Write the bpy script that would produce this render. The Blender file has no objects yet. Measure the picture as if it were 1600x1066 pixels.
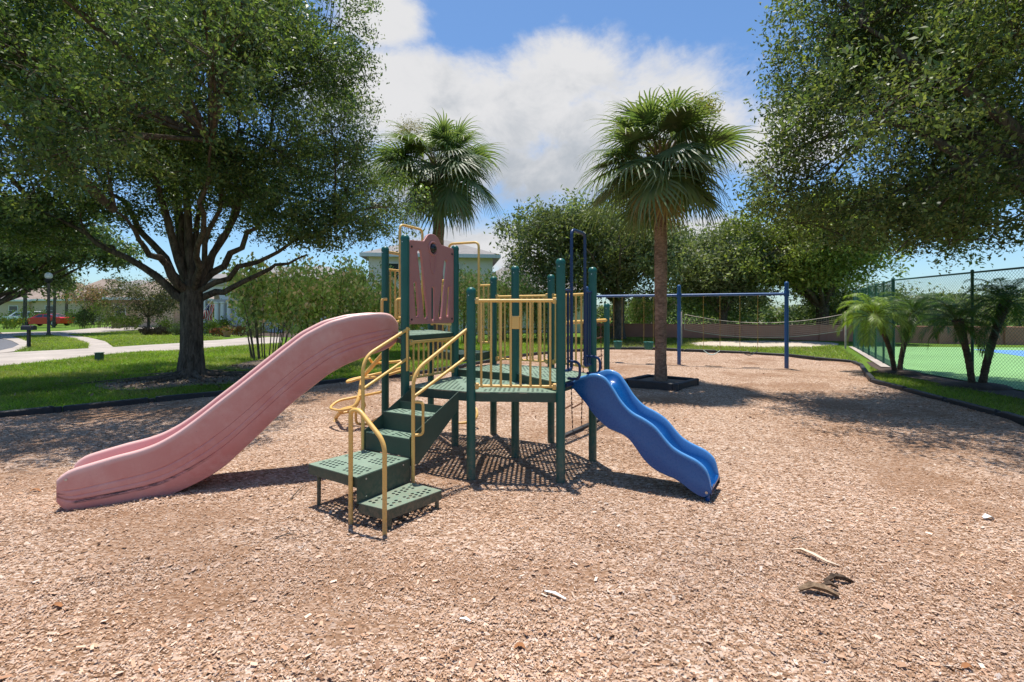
import bpy, bmesh, math, random
import numpy as np
from mathutils import Vector, Matrix

random.seed(7)
RNG = np.random.default_rng(11)
scene = bpy.context.scene
COL = scene.collection
PI = math.pi

# ------------------------------------------------------------------ camera, sky, sun, exposure
F = 750.0                 # focal length in pixels of the 1600 px wide photograph
HY = 487.0                # horizon row
EYE = 1.65
cam_data = bpy.data.cameras.new("camera")
cam_data.sensor_width = 36.0
cam_data.lens = 36.0 * F / 1600.0
cam_data.shift_y = -(533.0 - HY) / 1600.0
cam_data.clip_start = 0.05
cam_data.clip_end = 4000
cam = bpy.data.objects.new("camera", cam_data)
cam.location = (0, 0, EYE)
cam.rotation_euler = (PI / 2, 0, 0)
COL.objects.link(cam)
scene.camera = cam

SUN_EL = math.radians(81.0)
SUN_AZ = math.radians(-18.0)          # direction towards the sun, from +Y turning to +X
sun_dir = Vector((math.sin(SUN_AZ) * math.cos(SUN_EL), math.cos(SUN_AZ) * math.cos(SUN_EL), math.sin(SUN_EL)))
sd = bpy.data.lights.new("sun", 'SUN')
sd.energy = 4.6
sd.angle = math.radians(0.53)
sd.color = (1.0, 0.95, 0.87)
sun = bpy.data.objects.new("sun", sd)
sun.rotation_euler = (-sun_dir).to_track_quat('-Z', 'Y').to_euler()
sun.location = (0, 0, 60)
COL.objects.link(sun)

def pix_dir(px, py):
    return Vector(((px - 800.0) / F, 1.0, (HY - py) / F)).normalized()

SKY_STRENGTH = 0.15
world = bpy.data.worlds.new("World")
scene.world = world
world.use_nodes = True
wt = world.node_tree
wt.nodes.clear()
def WN(t, **k):
    n = wt.nodes.new(t)
    for a, v in k.items():
        setattr(n, a, v)
    return n
def wmath(op, a, b=None, c=None, clamp=False):
    n = WN('ShaderNodeMath', operation=op, use_clamp=clamp)
    for i, v in enumerate((a, b, c)):
        if v is None: continue
        if isinstance(v, (int, float)): n.inputs[i].default_value = v
        else: wt.links.new(v, n.inputs[i])
    return n.outputs[0]
def wsmooth(x, lo, hi):
    n = WN('ShaderNodeMapRange', interpolation_type='SMOOTHSTEP')
    wt.links.new(x, n.inputs['Value'])
    n.inputs['From Min'].default_value = lo
    n.inputs['From Max'].default_value = hi
    return n.outputs['Result']
sky = WN('ShaderNodeTexSky', sky_type='NISHITA')
sky.sun_disc = False
sky.sun_elevation = SUN_EL
sky.sun_rotation = SUN_AZ
sky.air_density = 1.0
sky.dust_density = 0.6
sky.ozone_density = 2.0
tc = WN('ShaderNodeTexCoord')
DIRV = tc.outputs['Generated']
sep = WN('ShaderNodeSeparateXYZ')
wt.links.new(DIRV, sep.inputs[0])
def wnoise(scale, detail, rough, offs=(0, 0, 0), squash=(1, 1, 1), dist=0.0):
    m = WN('ShaderNodeMapping')
    m.inputs['Location'].default_value = offs
    m.inputs['Scale'].default_value = squash
    wt.links.new(DIRV, m.inputs['Vector'])
    n = WN('ShaderNodeTexNoise')
    n.inputs['Scale'].default_value = scale
    n.inputs['Detail'].default_value = detail
    n.inputs['Roughness'].default_value = rough
    n.inputs['Distortion'].default_value = dist
    wt.links.new(m.outputs[0], n.inputs['Vector'])
    return n.outputs['Fac']
def wblob(px, py, rad_px, soft=1.0, sx=1.0, sz=1.0):
    # soft round cloud bank around one direction of the sky
    d = pix_dir(px, py)
    cx = WN('ShaderNodeVectorMath', operation='SUBTRACT')
    wt.links.new(DIRV, cx.inputs[0]); cx.inputs[1].default_value = d
    sc = WN('ShaderNodeVectorMath', operation='MULTIPLY')
    wt.links.new(cx.outputs[0], sc.inputs[0]); sc.inputs[1].default_value = (sx, 1.0, sz)
    ln = WN('ShaderNodeVectorMath', operation='LENGTH')
    wt.links.new(sc.outputs[0], ln.inputs[0])
    return wmath('SUBTRACT', 1.0, wmath('DIVIDE', ln.outputs['Value'], rad_px / F), clamp=False)
n_big = wnoise(3.2, 12, 0.62, (1.3, 0.2, 4.1), (1, 1, 1.5), 0.25)
n_fine = wnoise(9.0, 10, 0.62, (5.3, 2.2, 1.1), (1, 1, 1.4), 0.3)
blobs = [(640, 175, 170, 0.8, 1.9), (820, 185, 190, 0.8, 1.8), (990, 175, 180, 0.85, 1.8), (1090, 190, 110, 0.9, 1.7),
         (850, 270, 170, 0.7, 1.8), (690, 290, 140, 0.7, 1.8), (885, 110, 110, .75, 1.6), (1240, 215, 90, 0.8, 1.5), (770, 380, 130, 0.7, 1.8), (590, 15, 70, .8, 1.4), (1120, 375, 80, .7, 2.0)]
cover = None
for (px, py, r, sx, sz) in blobs:
    b = wblob(px, py, r, 1, sx, sz)
    cover = b if cover is None else wmath('SMOOTH_MAX', cover, b, 0.08)
cover = wmath('MAXIMUM', cover, -0.5)
dens = wmath('ADD', wmath('MULTIPLY', cover, 0.7), wmath('ADD', wmath('MULTIPLY', wmath('SUBTRACT', n_big, 0.5), 1.35), wmath('MULTIPLY', wmath('SUBTRACT', n_fine, 0.5), 0.6)))
mask = wsmooth(dens, 0.07, 0.46)
# grey underside: thicker, lower part of the bank
under = wmath('MAXIMUM', wblob(850, 300, 240, 1, 0.75, 1.5), wblob(640, 320, 150, 1, 0.75, 1.5))
shade = wsmooth(wmath('ADD', wmath('MULTIPLY', under, 0.8), wmath('MULTIPLY', wmath('SUBTRACT', n_fine, 0.5), 1.8)), -0.1, 0.85)
ccol = WN('ShaderNodeMix', data_type='RGBA')
wt.links.new(shade, ccol.inputs['Factor'])
k = 1.0 / SKY_STRENGTH
ccol.inputs['A'].default_value = (0.575 * k, 0.575 * k, 0.585 * k, 1)
ccol.inputs['B'].default_value = (0.34 * k, 0.37 * k, 0.41 * k, 1)
skyb = WN('ShaderNodeMix', data_type='RGBA', blend_type='MULTIPLY')
skyb.inputs['Factor'].default_value = 1.0
wt.links.new(sky.outputs[0], skyb.inputs['A'])
skyb.inputs['B'].default_value = (0.54, 0.69, 0.81, 1)
cm = WN('ShaderNodeMix', data_type='RGBA')
wt.links.new(mask, cm.inputs['Factor'])
wt.links.new(skyb.outputs['Result'], cm.inputs['A'])
wt.links.new(ccol.outputs['Result'], cm.inputs['B'])
bg = WN('ShaderNodeBackground')
bg.inputs['Strength'].default_value = SKY_STRENGTH
wt.links.new(cm.outputs['Result'], bg.inputs['Color'])
wo = WN('ShaderNodeOutputWorld')
wt.links.new(bg.outputs[0], wo.inputs['Surface'])

scene.view_settings.view_transform = 'Standard'
scene.view_settings.look = 'None'
scene.view_settings.exposure = 0.45
scene.view_settings.gamma = 1.0
scene.view_settings.use_curve_mapping = False
scene.render.engine = 'CYCLES'
scene.cycles.use_denoising = True
scene.cycles.max_bounces = 8
scene.cycles.diffuse_bounces = 4
scene.cycles.transmission_bounces = 4
scene.cycles.transparent_max_bounces = 8
scene.cycles.caustics_reflective = False
scene.cycles.caustics_refractive = False

# ------------------------------------------------------------------ picture -> place
def G(px, py):
    """point of the level ground seen at a pixel of the photograph"""
    d = F * EYE / (py - HY)
    return np.array([(px - 800.0) / F * d, d])
def GZ(px, py, z):
    d = F * (EYE - z) / (py - HY)
    return np.array([(px - 800.0) / F * d, d, z])
def P(px, py, d):
    return np.array([(px - 800.0) / F * d, d, EYE + (HY - py) / F * d])
def gpoly(pts):
    return [tuple(G(*p)) for p in pts]

# ------------------------------------------------------------------ materials
MATS = {}
def nodes_of(m):
    m.use_nodes = True
    return m.node_tree
def L(nt, a, b): nt.links.new(a, b)
def new_mat(name):
    m = bpy.data.materials.new(name)
    nt = nodes_of(m)
    b = nt.nodes['Principled BSDF']
    MATS[name] = m
    return m, nt, b
def texco(nt, kind='Object'):
    return nt.nodes.new('ShaderNodeTexCoord').outputs[kind]
def noise(nt, vec, scale, detail=4, rough=0.55, dist=0.0):
    n = nt.nodes.new('ShaderNodeTexNoise')
    n.inputs['Scale'].default_value = scale
    n.inputs['Detail'].default_value = detail
    n.inputs['Roughness'].default_value = rough
    n.inputs['Distortion'].default_value = dist
    if vec is not None: L(nt, vec, n.inputs['Vector'])
    return n.outputs['Fac']
def ramp(nt, fac, stops, interp='LINEAR'):
    r = nt.nodes.new('ShaderNodeValToRGB')
    r.color_ramp.interpolation = interp
    while len(r.color_ramp.elements) > 1:
        r.color_ramp.elements.remove(r.color_ramp.elements[-1])
    for i, (p, c) in enumerate(stops):
        e = r.color_ramp.elements[0] if i == 0 else r.color_ramp.elements.new(p)
        e.position = p
        e.color = (*c, 1) if len(c) == 3 else c
    L(nt, fac, r.inputs[0])
    return r.outputs[0]
def mixc(nt, fac, a, b, mode='MIX'):
    n = nt.nodes.new('ShaderNodeMix'); n.data_type = 'RGBA'; n.blend_type = mode
    for s, v in (('Factor', fac), ('A', a), ('B', b)):
        if isinstance(v, (int, float)): n.inputs[s].default_value = v
        elif isinstance(v, tuple): n.inputs[s].default_value = (*v, 1) if len(v) == 3 else v
        else: L(nt, v, n.inputs[s])
    return n.outputs['Result']
def nmath(nt, op, a, b=0.0):
    n = nt.nodes.new('ShaderNodeMath'); n.operation = op
    for i, v in enumerate((a, b)):
        if isinstance(v, (int, float)): n.inputs[i].default_value = v
        else: L(nt, v, n.inputs[i])
    return n.outputs[0]
def bump(nt, b, h, strength=0.3, dist=0.01):
    n = nt.nodes.new('ShaderNodeBump')
    n.inputs['Strength'].default_value = strength
    n.inputs['Distance'].default_value = dist
    L(nt, h, n.inputs['Height'])
    L(nt, n.outputs[0], b.inputs['Normal'])
def scale_c(c, k): return tuple(min(1, x * k) for x in c)

def plain(name, c, rough=0.5, var=0.15, nscale=6.0, spec=0.5, metal=0.0, bumps=0.0, bscale=60.0, coat=0.0, fine=0.0):
    m, nt, b = new_mat(name)
    v = texco(nt)
    n1 = noise(nt, v, nscale, 6, 0.6)
    col = ramp(nt, n1, [(0.3, scale_c(c, 1 - var)), (0.7, scale_c(c, 1 + var))])
    if fine:
        n2 = noise(nt, v, nscale * 9, 3, 0.6)
        col = mixc(nt, fine, col, ramp(nt, n2, [(0.35, (0.3, 0.3, 0.3)), (0.65, (1.0, 1.0, 1.0))]), 'MULTIPLY')
    L(nt, col, b.inputs['Base Color'])
    b.inputs['Roughness'].default_value = rough
    b.inputs['Specular IOR Level'].default_value = spec
    b.inputs['Metallic'].default_value = metal
    b.inputs['Coat Weight'].default_value = coat
    if bumps:
        bump(nt, b, noise(nt, v, bscale, 4, 0.6), bumps, 0.01)
    return m

def weathered(name, c, faded, rough=0.4, dirt=(0.06, 0.05, 0.04), dirt_amt=0.35, spec=0.5):
    """painted or moulded surface: faded patches, fine scratches, a little dust"""
    m, nt, b = new_mat(name)
    v = texco(nt)
    big = noise(nt, v, 2.3, 6, 0.65)
    fine = noise(nt, v, 38, 5, 0.7)
    col = mixc(nt, ramp(nt, big, [(0.35, (0, 0, 0)), (0.75, (0.75, 0.75, 0.75))]), c, faded)
    dm = nmath(nt, 'MULTIPLY', ramp(nt, noise(nt, v, 5.5, 8, 0.75), [(0.52, (0, 0, 0)), (0.8, (1, 1, 1))]), dirt_amt)
    col = mixc(nt, dm, col, dirt)
    sz = nt.nodes.new('ShaderNodeSeparateXYZ'); L(nt, v, sz.inputs[0])
    low = nt.nodes.new('ShaderNodeMapRange'); low.inputs['From Min'].default_value = .42; low.inputs['From Max'].default_value = 0.0
    L(nt, sz.outputs['Z'], low.inputs['Value'])
    spl = nmath(nt, 'MULTIPLY', low.outputs['Result'], ramp(nt, noise(nt, v, 26, 6, .75), [(.38, (0, 0, 0)), (.68, (.75, .75, .75))]))
    col = mixc(nt, spl, col, (.30, .20, .13))
    chipm = ramp(nt, noise(nt, v, 17, 7, .75), [(.70, (0, 0, 0)), (.725, (1, 1, 1))])
    col = mixc(nt, nmath(nt, 'MULTIPLY', chipm, .7), col, (.13, .065, .035))
    L(nt, col, b.inputs['Base Color'])
    L(nt, ramp(nt, fine, [(0.3, (rough * 0.8,) * 3), (0.7, (min(1, rough * 1.35),) * 3)]), b.inputs['Roughness'])
    b.inputs['Specular IOR Level'].default_value = spec
    bump(nt, b, fine, 0.05, 0.004)
    return m

M_POST = weathered('post_paint', (0.004, 0.085, 0.068), (0.014, 0.125, 0.105), 0.36, dirt_amt=0.2)
M_COAT_LIT = weathered('coat_sunlit', (0.16, 0.24, 0.17), (0.27, 0.355, 0.27), 0.5, (0.15, 0.12, 0.09), 0.4)  # green coating in its lighter copy, sunlight on the tops painted in
M_COAT_SHADE = weathered('coat_shaded', (0.022, 0.052, 0.036), (0.04, 0.085, 0.06), 0.45, (0.12, 0.10, 0.08), 0.3)  # same green coating, darker copy with the shade of upright faces painted in
M_YELLOW = weathered('yellow_coating', (0.78, 0.45, 0.11), (0.82, 0.54, 0.20), 0.42, (0.25, 0.14, 0.05), 0.35)
M_NAVY = weathered('navy_coating', (0.004, 0.022, 0.085), (0.008, 0.035, 0.12), 0.36, dirt_amt=0.2)
M_SWINGBLUE = weathered('swing_blue_paint', (0.008, 0.075, 0.25), (0.02, 0.115, 0.33), 0.4, dirt_amt=0.25)
M_BLACKPLAST = plain('black_plastic', (0.018, 0.018, 0.02), 0.55, 0.3, 3.0, bumps=0.2, bscale=25)
M_TIMBER = plain('border_plastic', (0.025, 0.025, 0.028), 0.6, 0.4, 2.5, bumps=0.3, bscale=18, fine=0.3)
M_STEEL = plain('galvanised_bolt', (0.5, 0.5, 0.5), 0.35, 0.1, metal=0.9)
M_RUST = plain('rusty_chain', (0.14, 0.06, 0.03), 0.8, 0.35, 30)
M_WHITE = plain('white_paint', (0.78, 0.78, 0.76), 0.5, 0.05, 3)
M_STUCCO_W = plain('white_stucco', (0.72, 0.71, 0.70), 0.85, 0.06, 1.2, bumps=0.15, bscale=40)
M_STUCCO_B = plain('pale_blue_stucco', (0.80, 0.75, 0.68), 0.85, 0.06, 1.2, bumps=0.15, bscale=40)
M_STUCCO_P = plain('peach_stucco', (0.52, 0.33, 0.25), 0.85, 0.08, 1.2)
M_STUCCO_T = plain('tan_stucco', (0.62, 0.46, 0.34), 0.85, 0.08, 1.2)
M_TRIM = plain('beige_trim', (0.50, 0.44, 0.36), 0.7, 0.05)
M_ROOF_G = plain('grey_shingle', (0.27, 0.25, 0.235), 0.9, 0.15, 1.5, bumps=0.5, bscale=14, fine=0.35)
M_ROOF_T = plain('clay_tile_roof', (0.33, 0.25, 0.20), 0.9, 0.15, 1.5, bumps=0.5, bscale=10, fine=0.35)
M_GLASS = plain('window_glass', (0.03, 0.04, 0.05), 0.08, 0.2, spec=0.8)
M_CONCRETE = plain('concrete', (0.40, 0.345, 0.295), 0.9, 0.2, 0.8, bumps=0.15, bscale=30, fine=0.12)
M_ASPHALT = plain('asphalt', (0.13, 0.13, 0.14), 0.92, 0.12, 0.7, bumps=0.3, bscale=50, fine=0.2)
M_WALL = plain('brown_wall_stucco', (0.48, 0.215, 0.15), 0.9, 0.15, 0.8, bumps=0.2, bscale=20)
M_SAND = plain('sand', (0.52, 0.44, 0.35), 0.95, 0.1, 1.0, bumps=0.3, bscale=12, fine=0.15)
M_COURT_G = plain('court_green', (0.20, 0.40, 0.14), 0.8, 0.14, 0.5, fine=0.12)
M_COURT_B = plain('court_blue', (0.12, 0.29, 0.60), 0.8, 0.06, 0.6)
M_FENCE = plain('fence_green_vinyl', (0.018, 0.105, 0.08), 0.45, 0.15)
M_NET = plain('net_cord', (0.34, 0.25, 0.20), 0.8, 0.1)
M_TAPE = plain('net_tape', (0.46, 0.37, 0.31), 0.8, 0.1)
M_POT = plain('terracotta', (0.42, 0.22, 0.14), 0.8, 0.1)
M_CHAINY = plain('yellow_chain_sleeve', (0.40, 0.27, 0.07), 0.6, 0.2, 12)
M_BUCKET = plain('teal_rubber', (0.012, 0.13, 0.10), 0.5, 0.2)
M_BELT_L = plain('pale_belt_rubber', (0.42, 0.52, 0.47), 0.6, 0.15)
M_BELT_D = plain('dark_belt_rubber', (0.02, 0.022, 0.025), 0.6, 0.2)
M_UTIL = plain('utility_green', (0.03, 0.075, 0.05), 0.6, 0.15)
M_DIRT = plain('bare_dirt', (0.17, 0.125, 0.09), 0.95, 0.3, 2.5, bumps=0.5, bscale=12, fine=0.4)
M_BED = plain('bark_mulch_bed', (0.075, 0.05, 0.036), 0.95, 0.35, 5, bumps=0.8, bscale=25, fine=0.4)

def slide_mat(name, c, faded, rough, scuff, rimc, hz=.42):
    m, nt, b = new_mat(name)
    v = texco(nt)
    big = noise(nt, v, 1.6, 6, 0.65)
    fine = noise(nt, v, 45, 5, 0.7)
    col = mixc(nt, ramp(nt, big, [(0.35, (0, 0, 0)), (0.75, (1, 1, 1))]), c, faded)
    at = nt.nodes.new('ShaderNodeAttribute'); at.attribute_name = 'scuff'  # positive: scuffs; negative: painted sunlit rim and faded upper wall
    mp = nt.nodes.new('ShaderNodeMapping'); mp.inputs['Scale'].default_value = (2.0, 2.0, 14.0)
    L(nt, v, mp.inputs['Vector'])
    sn = ramp(nt, noise(nt, mp.outputs[0], 5, 8, 0.8), [(0.42, (0, 0, 0)), (0.56, (1, 1, 1))])
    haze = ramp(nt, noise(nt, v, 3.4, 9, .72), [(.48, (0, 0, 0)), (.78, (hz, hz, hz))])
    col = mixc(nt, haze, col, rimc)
    ms = nt.nodes.new('ShaderNodeMapping'); ms.inputs['Scale'].default_value = (6, 6, 30); ms.inputs['Rotation'].default_value = (0, .5, .5)
    L(nt, v, ms.inputs['Vector'])
    col = mixc(nt, ramp(nt, noise(nt, ms.outputs[0], 6, 6, .8), [(.60, (0, 0, 0)), (.72, (.22, .22, .22))]), col, scuff)
    rim_lit_fade = ramp(nt, nmath(nt, 'MULTIPLY', at.outputs['Fac'], -1.0), [(0.0, (0, 0, 0)), (1.0, (.75, .75, .75))])  # sunlit rim highlight painted into the colour, plus fading up the wall
    col = mixc(nt, rim_lit_fade, col, rimc)
    dm = nmath(nt, 'MULTIPLY', nmath(nt, 'MAXIMUM', at.outputs['Fac'], 0.0), sn)
    specks = ramp(nt, noise(nt, v, 60, 3, 0.7), [(0.66, (0, 0, 0)), (0.74, (1, 1, 1))])
    dm = nmath(nt, 'ADD', dm, nmath(nt, 'MULTIPLY', specks, 0.3))
    col = mixc(nt, dm, col, scuff)
    L(nt, col, b.inputs['Base Color'])
    L(nt, ramp(nt, fine, [(0.3, (rough * 0.85,) * 3), (0.7, (rough * 1.25,) * 3)]), b.inputs['Roughness'])
    bump(nt, b, fine, 0.04, 0.004)
    return m
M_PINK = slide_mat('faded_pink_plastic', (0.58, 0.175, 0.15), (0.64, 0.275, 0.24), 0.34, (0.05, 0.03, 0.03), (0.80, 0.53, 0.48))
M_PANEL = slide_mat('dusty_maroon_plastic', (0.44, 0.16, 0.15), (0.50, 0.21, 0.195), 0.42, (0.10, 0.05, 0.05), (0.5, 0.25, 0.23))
M_SLIDEBLUE = slide_mat('blue_plastic', (0.002, 0.068, 0.25), (0.004, 0.092, 0.31), 0.27, (0.02, 0.03, 0.06), (0.12, 0.34, 0.66), .05)  # last colour is the painted rim highlight

def bark(name, dark, light, scale=7, stretch=0.25, moss=None):
    m, nt, b = new_mat(name)
    v = texco(nt)
    mp = nt.nodes.new('ShaderNodeMapping'); mp.inputs['Scale'].default_value = (1, 1, stretch)
    L(nt, v, mp.inputs['Vector'])
    n1 = noise(nt, mp.outputs[0], scale * 2.0, 10, 0.7, 0.6)
    n2 = noise(nt, v, scale * 0.35, 5, 0.6)
    col = ramp(nt, n1, [(0.36, dark), (0.62, light)])
    col = mixc(nt, 0.6, col, ramp(nt, n2, [(0.35, (0.55, 0.55, 0.55)), (0.65, (1.2, 1.15, 1.1))]), 'MULTIPLY')
    L(nt, col, b.inputs['Base Color'])
    b.inputs['Roughness'].default_value = 0.95
    b.inputs['Specular IOR Level'].default_value = 0.2
    bump(nt, b, n1, 0.9, 0.03)
    return m
M_BARK = bark('oak_bark', (0.045, 0.034, 0.026), (0.17, 0.135, 0.105))
M_BARK2 = bark('grey_bark', (0.06, 0.05, 0.042), (0.20, 0.17, 0.14), 8)
M_PALMBARK = bark('sabal_bark', (0.16, 0.095, 0.065), (0.40, 0.26, 0.185), 6, 1.9)
M_DATEBARK = bark('date_palm_bark', (0.05, 0.035, 0.026), (0.17, 0.12, 0.085), 9, 2.2)
M_BOOT = bark('dry_palm_boot', (0.12, 0.075, 0.045), (0.36, 0.25, 0.16), 7, 0.3)

def leafy(name, rough=0.45, trans=0.35, spec=0.35, tint=(1.15, 1.25, 0.55)):
    """leaf surface: colour comes per leaf from the mesh, light passes through the blade"""
    m, nt, b = new_mat(name)
    at = nt.nodes.new('ShaderNodeAttribute'); at.attribute_name = 'Col'
    L(nt, at.outputs['Color'], b.inputs['Base Color'])
    b.inputs['Roughness'].default_value = rough
    b.inputs['Specular IOR Level'].default_value = spec
    tr = nt.nodes.new('ShaderNodeBsdfTranslucent')
    tc_ = mixc(nt, 1.0, at.outputs['Color'], tint, 'MULTIPLY')
    L(nt, tc_, tr.inputs['Color'])
    mx = nt.nodes.new('ShaderNodeMixShader')
    mx.inputs[0].default_value = trans
    L(nt, b.outputs[0], mx.inputs[1]); L(nt, tr.outputs[0], mx.inputs[2])
    out = nt.nodes['Material Output']
    L(nt, mx.outputs[0], out.inputs['Surface'])
    return m
M_LEAF = leafy('leaf', 0.45, 0.38, 0.32, (1.3, 1.42, 0.6))
M_FROND = leafy('palm_frond', 0.46, 0.38, 0.4, (1.3, 1.4, 0.5))
M_GRASSBLADE = leafy('grass_blade', 0.5, 0.4, 0.25, (1.4, 1.5, 0.4))
M_CHIP = leafy('wood_chip', 0.85, 0.0, 0.2)

def lawn_mat():
    m, nt, b = new_mat('lawn')
    v = texco(nt)
    n1 = noise(nt, v, 0.35, 6, 0.6)
    n2 = noise(nt, v, 26, 6, 0.7)
    col = ramp(nt, n1, [(0.3, (0.085, 0.165, 0.018)), (0.55, (0.125, 0.21, 0.025)), (0.8, (0.18, 0.23, 0.05))])
    col = mixc(nt, 0.7, col, ramp(nt, n2, [(0.3, (0.35, 0.38, 0.3)), (0.7, (1.25, 1.25, 1.1))]), 'MULTIPLY')
    L(nt, col, b.inputs['Base Color'])
    b.inputs['Roughness'].default_value = 0.9
    b.inputs['Specular IOR Level'].default_value = 0.15
    bump(nt, b, n2, 0.8, 0.05)
    return m
M_LAWN = lawn_mat()

def mulch_mat():
    m, nt, b = new_mat('wood_mulch')
    v = texco(nt)
    mp = nt.nodes.new('ShaderNodeMapping'); mp.inputs['Scale'].default_value = (1.0, 1.6, 1.0); mp.inputs['Rotation'].default_value = (0, 0, 0.5)
    L(nt, v, mp.inputs['Vector'])
    vo = nt.nodes.new('ShaderNodeTexVoronoi'); vo.inputs['Scale'].default_value = 42
    dv = nt.nodes.new('ShaderNodeVectorMath'); dv.operation = 'ADD'
    nn = nt.nodes.new('ShaderNodeTexNoise'); nn.inputs['Scale'].default_value = 14
    L(nt, v, nn.inputs['Vector'])
    sc = nt.nodes.new('ShaderNodeVectorMath'); sc.operation = 'SCALE'; sc.inputs['Scale'].default_value = 0.06
    L(nt, nn.outputs['Color'], sc.inputs[0])
    L(nt, mp.outputs[0], dv.inputs[0]); L(nt, sc.outputs[0], dv.inputs[1])
    L(nt, dv.outputs[0], vo.inputs['Vector'])
    sp = nt.nodes.new('ShaderNodeSeparateColor'); L(nt, vo.outputs['Color'], sp.inputs[0])
    col = ramp(nt, sp.outputs[0], [(0.0, (0.13, 0.075, 0.045)), (0.18, (0.27, 0.165, 0.10)), (0.5, (0.40, 0.27, 0.185)), (0.78, (0.54, 0.41, 0.32)), (1.0, (0.68, 0.57, 0.48))])
    patch = ramp(nt, noise(nt, v, 0.55, 8, 0.68), [(0.32, (0.72, 0.60, 0.50)), (0.5, (1, 0.95, 0.92)), (0.7, (1.08, 1.05, 1.03))])
    col = mixc(nt, 1.0, col, patch, 'MULTIPLY')
    fa = nt.nodes.new('ShaderNodeAttribute'); fa.attribute_name = 'fines'
    col = mixc(nt, nmath(nt, 'MULTIPLY', fa.outputs['Fac'], .6), col, ramp(nt, noise(nt, v, 55, 4, .7), [(.3, (.17, .085, .045)), (.7, (.34, .20, .12))]))
    L(nt, col, b.inputs['Base Color'])
    b.inputs['Roughness'].default_value = 0.95
    b.inputs['Specular IOR Level'].default_value = 0.15
    hh = nmath(nt, 'ADD', vo.outputs['Distance'], nmath(nt, 'MULTIPLY', noise(nt, v, 30, 4, 0.7), 0.8))
    bump(nt, b, hh, 0.7, 0.02)
    return m
M_MULCH = mulch_mat()

# ------------------------------------------------------------------ mesh helpers
WORLD_POS = {}
def link(o, parent=None):
    COL.objects.link(o)
    if parent is not None:
        o.parent = parent
        o.location = -WORLD_POS.get(parent.name, Vector((0, 0, 0)))
        WORLD_POS[o.name] = Vector((0, 0, 0))
    else:
        WORLD_POS[o.name] = Vector(o.location)
    return o
def props(o, label=None, cat=None, group=None, kind=None):
    if label: o['label'] = label
    if cat: o['category'] = cat
    if group: o['group'] = group
    if kind: o['kind'] = kind
    return o
def thing(name, label, cat, loc=(0, 0, 0), group=None):
    o = bpy.data.objects.new(name, None)
    o.empty_display_size = 0.2
    o.location = loc
    link(o)
    WORLD_POS[o.name] = Vector(loc)
    return props(o, label, cat, group)

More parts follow.
